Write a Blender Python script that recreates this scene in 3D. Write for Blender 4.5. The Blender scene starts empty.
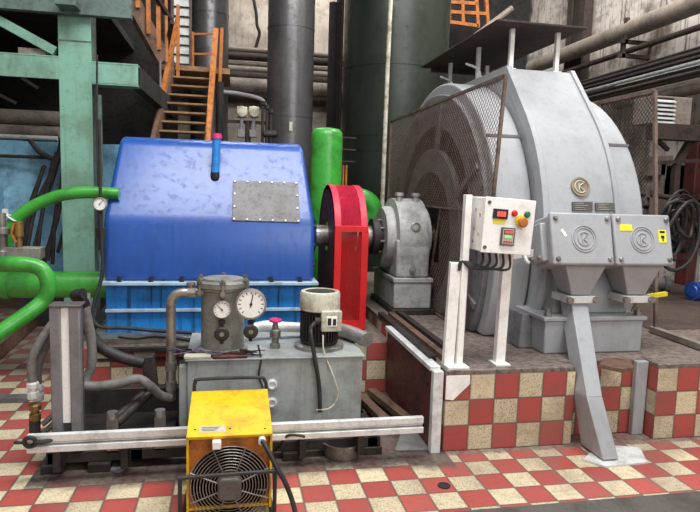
import bpy, bmesh, math, random
from mathutils import Vector, Matrix, noise as mnoise
random.seed(7)
sc = bpy.context.scene
COL = sc.collection
PI = math.pi
V = Vector

# ------------------------------------------------------------------ camera
FOC, YAW, PITCH, ROLL = 602.256, .1986, .1118, .031
CAM = V((-1.3334, -3.4702, 1.644))
fw = V((math.sin(YAW)*math.cos(PITCH), math.cos(YAW)*math.cos(PITCH), -math.sin(PITCH)))
rt0 = V((math.cos(YAW), -math.sin(YAW), 0)); up0 = rt0.cross(fw)
rt = rt0*math.cos(ROLL)+up0*math.sin(ROLL); up = -rt0*math.sin(ROLL)+up0*math.cos(ROLL)
cam = bpy.data.cameras.new('camera'); camo = bpy.data.objects.new('camera', cam); COL.objects.link(camo)
cam.sensor_width = 36; cam.lens = FOC/700*36; cam.clip_end = 100
camo.matrix_world = Matrix(((rt.x, up.x, -fw.x, CAM.x), (rt.y, up.y, -fw.y, CAM.y), (rt.z, up.z, -fw.z, CAM.z), (0, 0, 0, 1)))
sc.camera = camo

def ray(px, py): return fw+rt*((px-350)/FOC)+up*((256-py)/FOC)
def Xp(x, px, py): d = ray(px, py); return CAM+d*((x-CAM.x)/d.x)      # point seen at (px,py) in the plane X = x
def Yp(y, px, py): d = ray(px, py); return CAM+d*((y-CAM.y)/d.y)
def Zp(z, px, py): d = ray(px, py); return CAM+d*((z-CAM.z)/d.z)
def plane_p(p0, n, px, py):
    d = ray(px, py); return CAM+d*((p0-CAM).dot(n)/d.dot(n))
def drum_p(yc, zc, r, px, py):                                        # first hit on a drum lying along X
    d = ray(px, py); a = d.y**2+d.z**2; oy, oz = CAM.y-yc, CAM.z-zc
    b = oy*d.y+oz*d.z; c = oy*oy+oz*oz-r*r
    t = (-b-math.sqrt(max(0, b*b-a*c)))/a
    return CAM+d*t

# ------------------------------------------------------------------ materials
def lin(c):
    return tuple(((v/255)/12.92 if v/255 <= .04045 else ((v/255+.055)/1.055)**2.4) for v in c)+(1,)
class NT:
    def __init__(s, name):
        s.m = bpy.data.materials.new(name); s.m.use_nodes = True
        s.n = s.m.node_tree.nodes; s.l = s.m.node_tree.links
        s.b = s.n['Principled BSDF']
        s.tc = s.n.new('ShaderNodeTexCoord')
        s.geo = s.n.new('ShaderNodeNewGeometry')
    def put(s, sock, v):
        if hasattr(v, 'is_output'): s.l.new(v, sock)
        else: sock.default_value = v
    def math(s, op, a, b=None, c=None):
        n = s.n.new('ShaderNodeMath'); n.operation = op
        s.put(n.inputs[0], a)
        if b is not None: s.put(n.inputs[1], b)
        if c is not None: s.put(n.inputs[2], c)
        return n.outputs[0]
    def mix(s, f, a, b):
        n = s.n.new('ShaderNodeMix'); n.data_type = 'RGBA'
        s.put(n.inputs[0], f); s.put(n.inputs[6], a); s.put(n.inputs[7], b); return n.outputs[2]
    def noise(s, scale, detail=4, rough=.6, vec=None, stretch=None):
        n = s.n.new('ShaderNodeTexNoise'); n.inputs['Scale'].default_value = scale
        n.inputs['Detail'].default_value = detail; n.inputs['Roughness'].default_value = rough
        v = vec or s.geo.outputs['Position']
        if stretch:
            mp = s.n.new('ShaderNodeMapping'); mp.inputs['Scale'].default_value = stretch
            s.l.new(v, mp.inputs['Vector']); v = mp.outputs[0]
        s.l.new(v, n.inputs['Vector']); return n.outputs['Fac']
    def ramp(s, v, lo, hi):
        n = s.n.new('ShaderNodeMapRange'); n.interpolation_type = 'SMOOTHSTEP'
        s.put(n.inputs[0], v); n.inputs[1].default_value = lo; n.inputs[2].default_value = hi
        return n.outputs[0]
    def sep(s, v):
        n = s.n.new('ShaderNodeSeparateXYZ'); s.l.new(v, n.inputs[0]); return n.outputs
    def bump(s, h, strength=.3, dist=.01):
        n = s.n.new('ShaderNodeBump'); n.inputs['Strength'].default_value = strength; n.inputs['Distance'].default_value = dist
        s.l.new(h, n.inputs['Height']); s.l.new(n.outputs[0], s.b.inputs['Normal'])
def paint(name, col, dirt=(60, 52, 46), amt=.35, rough=.45, metal=0., streak=False, scale=5., coat=0., bump=.15):
    t = NT(name)
    n1 = t.noise(scale, 6, .65); n2 = t.noise(scale*6, 5, .7)
    f = t.ramp(n1, .43, .68); f2 = t.ramp(n2, .5, .68)
    c = t.mix(t.math('MULTIPLY', f, amt), lin(col), lin(dirt))
    c = t.mix(t.math('MULTIPLY', f2, amt*.6), c, lin(dirt))
    if streak:
        s1 = t.noise(1, 5, .6, stretch=(22, 22, 1.3))
        c = t.mix(t.math('MULTIPLY', t.ramp(s1, .5, .72), streak), c, lin(dirt))
    t.l.new(c, t.b.inputs['Base Color'])
    t.put(t.b.inputs['Roughness'], t.math('ADD', t.math('MULTIPLY', f2, .25), rough))
    t.b.inputs['Metallic'].default_value = metal
    t.b.inputs['Coat Weight'].default_value = coat; t.b.inputs['Coat Roughness'].default_value = .28
    if bump: t.bump(n2, bump, .006)
    return t.m
M = {}
M['blue'] = paint('blue gloss paint', (30, 78, 158), (22, 46, 100), .22, .34, streak=.35, scale=3, coat=.45)
M['blue_low'] = paint('stained blue paint', (30, 132, 214), (10, 28, 58), .35, .4, streak=.95, scale=4)
M['pale_blue'] = paint('pale blue edge paint', (170, 196, 216), (80, 90, 100), .5, .5)
M['tube_blue'] = paint('light blue tube paint', (48, 140, 222), (20, 50, 110), .3, .35)
M['red'] = paint('bright red paint', (214, 30, 34), (120, 14, 16), .3, .4, scale=6)
M['pink'] = paint('overlit pinkish red paint', (204, 36, 70), (120, 14, 30), .3, .45, scale=6)  # same red as the guard front, its overexposed top put into the colour
M['green'] = paint('leaf green paint', (64, 164, 58), (26, 64, 26), .5, .35, scale=5, coat=.3)
M['grey'] = paint('light grey machine paint', (164, 166, 169), (104, 100, 96), .25, .42, streak=.12, scale=2.5)
M['grey_box'] = paint('mid grey enamel', (164, 166, 169), (112, 110, 108), .2, .4, scale=4)
M['grey_dark'] = paint('dark grey shaded casting paint', (122, 120, 122), (60, 56, 54), .5, .6, scale=4)
M['tank'] = paint('oil tank grey paint', (158, 164, 162), (92, 86, 74), .45, .45, streak=.25, scale=4)
M['pot'] = paint('dull grey casting', (142, 142, 134), (66, 62, 56), .5, .45, .25, scale=8)
M['ped'] = paint('bearing grey paint', (172, 172, 170), (84, 78, 72), .55, .45, streak=.3, scale=5)
M['steel'] = paint('bare worn steel', (164, 160, 154), (70, 58, 50), .6, .35, .75, scale=8)
M['steel_dark'] = paint('grimy dark steel', (58, 52, 50), (24, 20, 18), .7, .6, .3, scale=9)
M['zinc'] = paint('galvanised steel', (224, 226, 224), (128, 124, 118), .4, .42, .15, scale=9)
M['white'] = paint('off white paint', (250, 249, 244), (160, 152, 138), .28, .4, scale=6)
M['cream'] = paint('old cream enamel', (198, 196, 178), (116, 92, 60), .75, .45, scale=9)
M['black'] = paint('black rubber', (30, 29, 30), (70, 64, 60), .4, .55, scale=12)
M['hose'] = paint('grey rubber hose', (124, 121, 118), (52, 48, 46), .5, .55, scale=12)
M['yellow'] = paint('heater yellow paint', (232, 190, 22), (128, 92, 30), .5, .4, scale=7)
M['mint'] = paint('mint green column paint', (124, 172, 152), (84, 92, 66), .5, .5, streak=.25, scale=2.5)
M['mint_dim'] = paint('shaded mint green paint', (92, 112, 106), (44, 46, 42), .6, .6, scale=3)  # darker copy of the mint paint, with the girder's shade in the colour
M['orange'] = paint('rusty orange and shaded yellow paint', (190, 114, 46), (96, 50, 24), .6, .6, scale=9)
M['tread'] = paint('worn stair tread steel', (150, 116, 76), (92, 70, 52), .6, .6, scale=9)
M['dark_tank'] = paint('dark grey vessel paint', (96, 95, 96), (48, 44, 42), .5, .3, .4, streak=.25, scale=2)
M['green_tank'] = paint('dark green vessel paint', (46, 54, 46), (32, 30, 26), .6, .36, .3, streak=.3, scale=1.6)
M['tarp'] = paint('faded blue sheet', (126, 182, 210), (48, 70, 90), .55, .5, scale=3)
M['rust'] = paint('rusted wire', (126, 106, 96), (74, 58, 50), .7, .75, .2, scale=10)
M['rust_dark'] = paint('dark rusted steel', (66, 54, 50), (34, 26, 24), .7, .75, .2, scale=10)
M['pipe_beige'] = paint('dusty beige pipe', (140, 130, 120), (78, 68, 60), .6, .6, scale=4)
M['wood'] = paint('oily brown timber', (112, 86, 70), (46, 34, 28), .7, .65, scale=9)
M['brass'] = paint('tarnished brass', (160, 128, 74), (80, 60, 40), .5, .4, .7, scale=9)
M['red_plastic'] = paint('red plastic', (206, 40, 36), (120, 20, 20), .2, .35)
M['magenta'] = paint('pink handwheel paint', (206, 44, 110), (110, 30, 60), .3, .4)
M['green_plastic'] = paint('green plastic', (60, 110, 70), (30, 50, 30), .2, .35)
M['purple'] = paint('purple grey cable', (104, 86, 112), (60, 50, 60), .3, .5)
M['dial'] = paint('gauge dial white', (240, 240, 236), (200, 196, 186), .3, .35)
M['ink'] = paint('black ink', (24, 24, 26), (40, 40, 40), .2, .5)
M['label_yellow'] = paint('yellow sticker', (240, 226, 50), (190, 170, 40), .2, .5)
M['label_grey'] = paint('worn label', (190, 186, 170), (120, 110, 80), .4, .5)
M['plate_dark'] = paint('dark nameplate', (96, 92, 88), (54, 48, 44), .5, .5, .3)
M['bronze'] = paint('bronze emblem', (150, 136, 112), (84, 74, 62), .4, .5, .3)
M['patch'] = paint('grey cover plate', (122, 120, 122), (80, 72, 68), .5, .55, scale=6)
M['wall_dark'] = paint('dark wall with hall shade', (44, 38, 36), (20, 17, 16), .8, .9, scale=1.5)  # shadow of the hall's rear is put into this dark base colour
M['slab'] = paint('dusty plaster wall', (214, 204, 190), (112, 92, 80), .55, .9, streak=.35, scale=1.2)
M['streaky'] = paint('water stained wall', (206, 198, 190), (70, 54, 46), .9, .9, streak=1.0, scale=1.0)
M['shade_dark'] = paint('dark steel with platform shade', (38, 36, 35), (18, 16, 15), .8, .85, scale=3)  # dark base colour carrying the shade under the platforms
M['silver'] = paint('silver duct foil', (176, 172, 166), (100, 92, 84), .5, .4, .6, scale=9)
M['display'] = paint('dark display window', (40, 14, 18), (20, 10, 10), .2, .25)
def glow(name, c, s):
    t = NT(name); t.b.inputs['Base Color'].default_value = lin(c)
    t.b.inputs['Emission Color'].default_value = lin(c); t.b.inputs['Emission Strength'].default_value = s; return t.m
M['led'] = glow('red led digits', (255, 70, 60), 1.2)
M['led_green'] = glow('green led digits', (110, 220, 120), .8)

def tiles(name, x0, y0, s, par, kind):
    """red and cream checker tiles; kind 'floor' lies in XY, 'plinth' wraps vertical faces and has a cement top"""
    t = NT(name)
    P = t.sep(t.geo.outputs['Position']); N = t.sep(t.geo.outputs['Normal'])
    if kind == 'floor':
        u = t.math('DIVIDE', t.math('SUBTRACT', P[0], x0), s); v = t.math('DIVIDE', t.math('SUBTRACT', P[1], y0), s)
    else:
        side = t.math('GREATER_THAN', t.math('ABSOLUTE', N[0]), .6)
        hx = t.math('ADD', t.math('MULTIPLY', side, P[1]), t.math('MULTIPLY', t.math('SUBTRACT', 1., side), P[0]))
        u = t.math('DIVIDE', t.math('SUBTRACT', hx, x0), s); v = t.math('DIVIDE', t.math('SUBTRACT', P[2], y0), s)
    iu, iv = t.math('FLOOR', u), t.math('FLOOR', v)
    fu, fv = t.math('SUBTRACT', u, iu), t.math('SUBTRACT', v, iv)
    chk = t.math('FLOORED_MODULO', t.math('ADD', t.math('ADD', iu, iv), float(par)), 2.)
    wn = t.n.new('ShaderNodeTexWhiteNoise'); cmb = t.n.new('ShaderNodeCombineXYZ')
    t.l.new(iu, cmb.inputs[0]); t.l.new(iv, cmb.inputs[1]); t.l.new(cmb.outputs[0], wn.inputs['Vector'])
    rnd = wn.outputs['Value']
    n_f = t.noise(95, 3, .7); n_m = t.noise(24, 5, .7); n_l = t.noise(2.2, 5, .6)
    red = t.mix(rnd, lin((178, 82, 74)), lin((158, 66, 62)))
    red = t.mix(t.math('MULTIPLY', t.ramp(n_m, .52, .75), .5), red, lin((134, 66, 62)))
    cr = t.mix(rnd, lin((220, 206, 172)), lin((202, 188, 160)))
    cr = t.mix(t.math('MULTIPLY', t.ramp(n_f, .49, .62), t.math('ADD', t.math('MULTIPLY', rnd, .5), .35)), cr, lin((112, 98, 80)))
    cr = t.mix(t.math('MULTIPLY', t.ramp(n_m, .5, .66), .55), cr, lin((160, 136, 88)))
    c = t.mix(chk, cr, red)
    e = t.math('MINIMUM', t.math('MINIMUM', fu, t.math('SUBTRACT', 1., fu)), t.math('MINIMUM', fv, t.math('SUBTRACT', 1., fv)))
    gr = t.math('SUBTRACT', 1., t.ramp(e, .02, .05))
    c = t.mix(t.math('MULTIPLY', gr, .75), c, lin((86, 70, 62)))
    cem = t.mix(t.ramp(n_m, .35, .7), lin((134, 120, 112)), lin((78, 68, 62)))
    if kind == 'floor':
        grime = t.mix(t.ramp(n_m, .35, .7), lin((92, 84, 80)), lin((44, 38, 36)))
        # bare oily cement inside the pit, its ragged edge lies in front of the skid
        k = t.math('ADD', P[1], t.math('MULTIPLY', t.math('SUBTRACT', n_l, .5), .35))
        pit = t.math('MULTIPLY', t.ramp(k, -.24, -.13), t.math('MULTIPLY', t.math('GREATER_THAN', P[0], -2.4), t.math('LESS_THAN', P[0], .02)))
        strip = t.math('MULTIPLY', t.ramp(t.math('ADD', P[1], t.math('MULTIPLY', t.math('SUBTRACT', n_m, .5), .1)), -.075, -.04), t.math('GREATER_THAN', P[0], -.05))
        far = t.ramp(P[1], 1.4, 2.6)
        c = t.mix(t.math('MULTIPLY', strip, .85), c, cem)
        c = t.mix(t.math('MULTIPLY', pit, .93), c, grime)
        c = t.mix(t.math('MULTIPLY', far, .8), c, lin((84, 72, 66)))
        c = t.mix(t.math('MULTIPLY', t.ramp(n_l, .45, .68), .45), c, lin((118, 100, 90)))
    else:
        top = t.math('GREATER_THAN', N[2], .6)
        lip = t.math('GREATER_THAN', P[2], y0+3*s)
        c = t.mix(t.math('MULTIPLY', t.ramp(n_l, .45, .68), .45), c, lin((110, 88, 76)))
        c = t.mix(t.math('MAXIMUM', top, lip), c, cem)
    t.l.new(c, t.b.inputs['Base Color'])
    t.put(t.b.inputs['Roughness'], t.math('ADD', .32, t.math('MULTIPLY', n_m, .4)))
    t.bump(t.math('SUBTRACT', t.math('MULTIPLY', n_m, .5), gr), .25, .004)
    return t.m
TS = .17
M['floor'] = tiles('checker floor tiles', -1.79, -.1568, TS, 0, 'floor')
M['plinth'] = tiles('checker plinth tiles', 0., 0., .1671, 1, 'plinth')
M['plinth_rear'] = tiles('checker rear plinth tiles', -2.36, -.06, .163, 0, 'plinth')
M['cement'] = paint('dirty cement', (128, 112, 104), (62, 52, 48), .7, .85, scale=7)
M['pit_red'] = paint('dark grimy red tiles', (92, 42, 38), (40, 26, 24), .8, .5, streak=.5, scale=5)
M['brown_floor'] = paint('worn brown floor', (82, 66, 58), (50, 40, 36), .6, .7, scale=3)

# ------------------------------------------------------------------ mesh builder
class MB:
    def __init__(s, M=None): s.b = bmesh.new(); s.M = M
    def v(s, p):
        p = V(p); return s.b.verts.new(s.M @ p if s.M else p)
    def face(s, vs):
        try: return s.b.faces.new(vs)
        except ValueError: return None
    def box(s, x0, x1, y0, y1, z0, z1):
        vs = [s.v((x, y, z)) for z in (z0, z1) for y in (y0, y1) for x in (x0, x1)]
        for f in ((0, 2, 3, 1), (4, 5, 7, 6), (0, 1, 5, 4), (1, 3, 7, 5), (3, 2, 6, 7), (2, 0, 4, 6)): s.face([vs[i] for i in f])
        return s
    def loft(s, rings, caps=True, close=True):
        R = [[s.v(p) for p in r] for r in rings]; n = len(R[0])
        for a, b in zip(R, R[1:]):
            for i in range(n if close else n-1):
                j = (i+1) % n; s.face([a[i], a[j], b[j], b[i]])
        if caps: s.face(R[0][::-1]); s.face(R[-1])
        return s
    def bar(s, p0, p1, w, h=None, upv=(0, 0, 1)):
        """rectangular bar between two points, w wide and h high"""
        h = h or w; p0, p1 = V(p0), V(p1); d = (p1-p0).normalized(); u = V(upv)
        if abs(d.dot(u)) > .98: u = V((0, 1, 0))
        x = d.cross(u).normalized(); y = x.cross(d)
        return s.loft([[p+x*a*w/2+y*b*h/2 for a, b in ((-1, -1), (1, -1), (1, 1), (-1, 1))] for p in (p0, p1)])
    def cyl(s, p0, p1, r0, r1=None, n=20): return s.tube([p0, p1], [r0, r0 if r1 is None else r1], n)
    def tube(s, pts, r, n=10, smooth=0):
        pts = [V(p) for p in pts]
        if smooth: pts = curve(pts, smooth)
        rs = r if isinstance(r, (list, tuple)) else [r]*len(pts)
        if len(rs) != len(pts): rs = [rs[0]]*len(pts)
        rings = []; d = (pts[1]-pts[0]).normalized()
        u = d.orthogonal().normalized()
        for i, p in enumerate(pts):
            a = pts[max(0, i-1)]; b = pts[min(len(pts)-1, i+1)]
            t = (b-a).normalized() if (b-a).length > 1e-9 else d
            u = (u-t*u.dot(t)).normalized(); w = t.cross(u)
            rings.append([p+(u*math.cos(k*2*PI/n)+w*math.sin(k*2*PI/n))*rs[i] for k in range(n)])
        return s.loft(rings)
    def lathe(s, prof, o, ax=(0, 0, 1), n=32):
        """prof: (radius, height) along ax from o"""
        o, ax = V(o), V(ax).normalized(); u = ax.orthogonal().normalized(); w = ax.cross(u)
        rings = [[o+ax*h+(u*math.cos(k*2*PI/n)+w*math.sin(k*2*PI/n))*max(r, 1e-4) for k in range(n)] for r, h in prof]
        return s.loft(rings)
    def torus(s, c, ax, R, r, n=28, m=8, a0=0, a1=2*PI, u=None):
        c, ax = V(c), V(ax).normalized(); u = V(u).normalized() if u else ax.orthogonal().normalized(); w = ax.cross(u)
        full = abs(a1-a0-2*PI) < 1e-6
        rings = []
        for k in range(n if full else n+1):
            t = a0+(a1-a0)*k/n; d = u*math.cos(t)+w*math.sin(t)
            rings.append([c+d*R+(d*math.cos(q*2*PI/m)+ax*math.sin(q*2*PI/m))*r for q in range(m)])
        if full: rings.append(rings[0])
        s.loft(rings, caps=not full)
        return s
    def prism(s, poly, a, b, axis='X'):
        """polygon given in the two other axes, extruded along axis from a to b"""
        f = {'X': lambda q, t: (t, q[0], q[1]), 'Y': lambda q, t: (q[0], t, q[1]), 'Z': lambda q, t: (q[0], q[1], t)}[axis]
        return s.loft([[f(q, a) for q in poly], [f(q, b) for q in poly]])
    def frustum(s, a, b):
        return s.loft([a, b])
def curve(pts, k=6):
    out = []; P = [pts[0]*2-pts[1]]+pts+[pts[-1]*2-pts[-2]]
    for i in range(1, len(P)-2):
        a, b, c, d = P[i-1:i+3]
        for j in range(k):
            t = j/k
            out.append(.5*((2*b)+(c-a)*t+(2*a-5*b+4*c-d)*t*t+(3*b-a-3*c+d)*t**3))
    out.append(pts[-1]); return out

def root_loc(o):
    p = V((0, 0, 0))
    while o: p += o.location; o = o.parent
    return p
def build(name, mb, mat, parent=None, loc=None, bevel=0, seg=2, label=None, smooth=.6):
    bm = mb.b
    bmesh.ops.remove_doubles(bm, verts=bm.verts, dist=1e-6)
    bmesh.ops.recalc_face_normals(bm, faces=bm.faces)
    if parent is None and loc is None:
        xs = [v.co for v in bm.verts]
        loc = V(((min(p.x for p in xs)+max(p.x for p in xs))/2, (min(p.y for p in xs)+max(p.y for p in xs))/2, min(p.z for p in xs)))
    off = root_loc(parent) if parent else V(loc)
    for v in bm.verts: v.co -= off
    me = bpy.data.meshes.new(name); bm.to_mesh(me); bm.free()
    me.shade_smooth(); me.set_sharp_from_angle(angle=smooth)
    me.materials.append(M[mat] if isinstance(mat, str) else mat)
    o = bpy.data.objects.new(name, me); COL.objects.link(o)
    if parent: o.parent = parent
    else: o.location = off
    if bevel:
        md = o.modifiers.new('bevel', 'BEVEL'); md.width = bevel; md.segments = seg; md.limit_method = 'ANGLE'; md.angle_limit = .6
        md.harden_normals = False
    if label: o['label'] = label
    return o
def thing(name, label, cat, loc, group=None):
    o = bpy.data.objects.new(name, None); COL.objects.link(o); o.location = loc
    o.empty_display_size = .1
    return tag(o, label, cat, group)
def tag(o, label, cat, group=None, kind=None):
    o['label'] = label; o['category'] = cat
    if group: o['group'] = group
    if kind: o['kind'] = kind
    return o
def struct(name, mb, mat, bevel=0):
    o = build(name, mb, mat, loc=(0, 0, 0), bevel=bevel); o['kind'] = 'structure'; return o
def B(x0, x1, y0, y1, z0, z1): return MB().box(x0, x1, y0, y1, z0, z1)
def wires(mb, a0, a1, b0, b1, put, gap, r):
    """diagonal wire lattice over the rectangle a0..a1 x b0..b1; put(a,b) gives the 3-D point"""
    W, H = a1-a0, b1-b0
    for sgn in (1, -1):
        k = -H
        while k < W:
            pts = []
            lo, hi = max(0, k), min(W, k+H)
            if hi-lo > .01:
                t0, t1 = lo-k, hi-k
                q0 = put(a0+lo, b0+t0 if sgn > 0 else b1-t0); q1 = put(a0+hi, b0+t1 if sgn > 0 else b1-t1)
                mb.tube([q0, q1], r, 4)
            k += gap

# ================================================================== SETTING
struct('floor', B(-9, 9, -5, 10, -.3, 0), 'floor')
struct('wall_back', B(-9, 9, 9.0, 9.2, 0, 9), 'wall_dark')
struct('wall_left', B(-7.2, -7, 1.5, 9.0, 0, 9), 'wall_dark')
struct('wall_right', B(4.6, 4.8, -1, 9.0, 0, 9), 'streaky')
struct('ceiling', B(-9, 9, 2.5, 9.0, 8.0, 8.2), 'wall_dark')
# plaster bays of the back wall, seen between the vessels
mb = MB(); mb.box(-2.2, 1.2, 8.85, 8.998, 3.85, 7.5); struct('trim_1', mb, 'slab')
# plinths
PT = .53
mb = MB(); mb.box(-.035, 6, .13, 4.4, 0, PT); mb.box(0, .9, 0, .13, 0, PT); mb.box(1.515, 6, 0, .13, 0, PT)
struct('plinth_front', mb, 'plinth', .006)
RT = .415
struct('plinth_rear', B(-2.42, -.04, 1.15, 3.6, 0, RT), 'plinth_rear', .006)
struct('wall_pit', B(-.075, -.037, .0, 1.148, 0, PT-.012), 'pit_red')
mb = MB(); mb.box(-.085, -.02, -.02, .03, 0, PT); struct('trim_corner', mb, 'zinc', .004)
mb = MB(); mb.bar((-.06, .03, PT+.005), (-.06, 1.15, PT+.005), .07, .03); struct('trim_edge', mb, 'zinc', .003)
mb = MB(); mb.prism([(.004, .497), (.004, .345), (.055, .338), (.163, .44), (.16, .497)], -.004, .001, 'Y'); struct('trim_patch', mb, 'white')

# ================================================================== BLUE GEAR HOUSING
g = thing('gearbox', 'big blue painted gear housing with sloping lid behind the grey oil tank', 'machine', (-1.46, 2.05, RT))
L0, L1 = -2.285, -.65
prof = [(1.40, .872), (1.40, 1.31), (1.45, 1.40), (1.76, 1.97), (1.84, 2.01), (2.30, 2.01), (2.38, 1.97), (2.70, 1.40), (2.70, .872)]
def lidx(z): return max(0, (z-1.36))/.64*.07
mb = MB(); mb.loft([[(L0+lidx(z), y, z) for y, z in prof], [(L1-lidx(z), y, z) for y, z in prof]])
lid = build('lid', mb, 'blue', g, bevel=.04, seg=5, smooth=1.2)
mb = MB(); mb.box(L0-.015, L1+.03, 1.33, 2.77, .850, .875); build('joint_flange', mb, 'pale_blue', g, bevel=.004)
mb = MB(); mb.box(L0+.01, L1-.01, 1.42, 2.68, RT+.03, .850); low = build('lower_casing', mb, 'blue_low', g, bevel=.01)
mb = MB(); mb.box(L0+.01, L1-.01, 1.385, 1.42, .63, .655); build('casing_rib', mb, 'pale_blue', g, bevel=.004)
mb = MB(); mb.box(L0-.06, L1+.1, 1.24, 2.76, RT, RT+.05); build('sole_plate', mb, 'steel', g, bevel=.004)
for k in range(7):
    x = L0+.12+k*(L1-L0-.24)/6
    mb = MB(); mb.cyl((x, 1.365, .875), (x, 1.365, .90), .02, n=6); mb.cyl((x, 1.365, .90), (x, 1.365, .918), .012, n=10)
    build('flange_bolt', mb, 'steel_dark', g)
# riveted cover plate on the slope
pa, pb = V((0, 1.45, 1.40)), V((0, 1.76, 1.97)); sn = V((0, -(pb.z-pa.z), pb.y-pa.y)).normalized(); sd = (pb-pa).normalized()
def slope(px, py, h=0): return plane_p(pa, sn, px, py)+sn*h
q = [slope(232, 221), slope(300, 223), slope(298, 183), slope(233, 181)]
mb = MB(); mb.loft([[p for p in q], [p+sn*.012 for p in q]]); cov = build('cover_plate', mb, 'patch', g, bevel=.003, label='grey riveted cover plate')
mb = MB(); c0 = (q[0]+q[1]+q[2]+q[3])/4
for i in range(4):
    a, b = q[i], q[(i+1) % 4]
    for k in range(5 if i % 2 == 0 else 3):
        p = a+(b-a)*((k+.0)/(5 if i % 2 == 0 else 3)); p = p+(c0-p)*.06
        mb.cyl(p+sn*.012, p+sn*.02, .008, n=8)
build('rivets', mb, 'steel', cov)
p = slope(215, 178); t = p+V((0, .0, .30)); t = Yp(p.y, 217, 138)
mb = MB(); mb.cyl(p-sn*.01, p+V((0, 0, .05)), .036); build('vent_collar', mb, 'black', g)
mb = MB(); mb.tube([p+V((0, 0, .04)), t], .034, 20); vp = build('vent_pipe', mb, 'tube_blue', g, label='blue vent pipe with pink cap')
mb = MB(); mb.cyl(t-V((0, 0, .005)), t+V((0, 0, .035)), .042, .038); build('vent_cap', mb, 'magenta', vp)
# ears on both lid ends and shaft seal
mb = MB(); mb.lathe([(.20, 0), (.20, .06), (.15, .09), (.11, .09)], (L1-.005, 2.05, 1.2), (1, 0, 0), 28); build('seal_housing', mb, 'blue', g)
mb = MB()
for z in (1.0, 1.16, 1.32): mb.cyl((L1-.02, 1.50, z), (L1+.015, 1.50, z), .02, n=8)
build('end_bolts', mb, 'steel_dark', g)

# ================================================================== SHAFT, RED GUARD, BEARING
AY, AZ = 2.05, 1.2
mb = MB(); mb.lathe([(.10, -.59), (.10, .62)], (0, AY, AZ), (1, 0, 0), 28)
sh = build('drive_shaft', mb, 'steel', loc=(0, AY, AZ-.1)); tag(sh, 'thick bare steel shaft running from blue housing through red guard', 'shaft')
mb = MB(); mb.lathe([(.10, -.03), (.17, -.03), (.17, .03), (.145, .03), (.145, .07), (.17, .07), (.17, .10), (.10, .10)], (0, AY, AZ), (1, 0, 0), 28)
cf = build('coupling_flange', mb, 'steel_dark', sh)
mb = MB()
for k in range(8):
    a = k*PI/4+.2; mb.cyl((.02, AY+math.cos(a)*.158, AZ+math.sin(a)*.158), (.08, AY+math.cos(a)*.158, AZ+math.sin(a)*.158), .012, n=6)
build('coupling_bolts', mb, 'steel', cf)
g = thing('coupling_guard', 'tall arched red guard with mesh front around the shaft', 'guard', (-.31, 2.05, RT))
GX0, GX1, GR = -.455, -.165, .475
outl = [(AY-GR, RT+.01)]+[(AY-GR*math.cos(a), AZ+.0+GR*math.sin(a)) for a in [PI*k/24 for k in range(25)]]+[(AY+GR, RT+.01)]
def arch(mb, r0, r1, x0, x1, zb=RT+.01):
    """flat arch band between radii r0<r1, x0..x1"""
    o = [(AY-r1, zb)]+[(AY-r1*math.cos(PI*k/28), AZ+r1*math.sin(PI*k/28)) for k in range(29)]+[(AY+r1, zb)]
    i = [(AY-r0, zb)]+[(AY-r0*math.cos(PI*k/28), AZ+r0*math.sin(PI*k/28)) for k in range(29)]+[(AY+r0, zb)]
    R = []
    for a, b in zip(o, i): R.append([(x0, *a), (x1, *a), (x1, *b), (x0, *b)])
    mb.loft(R)
# side sheets with a hole for the shaft
for nm, x in (('side_sheet', GX0), ('side_sheet', GX1-.012)):
    mb = MB(); R = []
    o = []; i = []
    N = 48
    for k in range(N):
        a = 2*PI*k/N; d = (math.cos(a), math.sin(a))
        if d[1] >= 0: rr = GR-.01
        else: rr = min((GR-.01)/max(abs(d[0]), 1e-6), (AZ-RT-.01)/max(abs(d[1]), 1e-6))
        o.append((AY+d[0]*rr, AZ+d[1]*rr)); i.append((AY+d[0]*.14, AZ+d[1]*.14))
    for a, b in zip(o+o[:1], i+i[:1]): R.append([(x, *a), (x+.012, *a), (x+.012, *b), (x, *b)])
    mb.loft(R, caps=False); build(nm, mb, 'pit_red', g)
for x in (GX0, GX1-.06):
    mb = MB(); arch(mb, GR-.05, GR, x, x+.06); build('edge_band', mb, 'pink', g, bevel=.004)
fy = AY-GR-.006
mb = MB()
for z0, z1 in ((RT+.01, RT+.085), (AZ+.075, AZ+.125)): mb.box(GX0, GX1, fy-.008, fy+.02, z0, z1)
for x in (GX0, GX1-.058): mb.box(x, x+.058, fy-.008, fy+.02, RT+.085, AZ+.075)
build('front_frame', mb, 'red', g, bevel=.003)
mb = MB(); wires(mb, GX0+.05, GX1-.05, RT+.08, AZ+.08, lambda a, b: (a, fy+.01, b), .022, .0028); build('front_mesh', mb, 'red', g)
mb = MB()
L = GR*(PI*.9)
def parc(a, b):
    th = b/GR; return (a, AY-(GR-.008)*math.cos(th), AZ+(GR-.008)*math.sin(th))
for s_ in (1, -1):
    k = -.2
    while k < L:
        pts = []
        for j in range(5):
            a = GX0+.06+(GX1-GX0-.12)*j/4; b = k+s_*(a-GX0-.06)+(0 if s_ > 0 else .17)
            if .07 < b < L: pts.append(parc(a, b))
        if len(pts) > 1: mb.tube(pts, .0042, 4)
        k += .022
build('crown_mesh', mb, 'pink', g)

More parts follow.
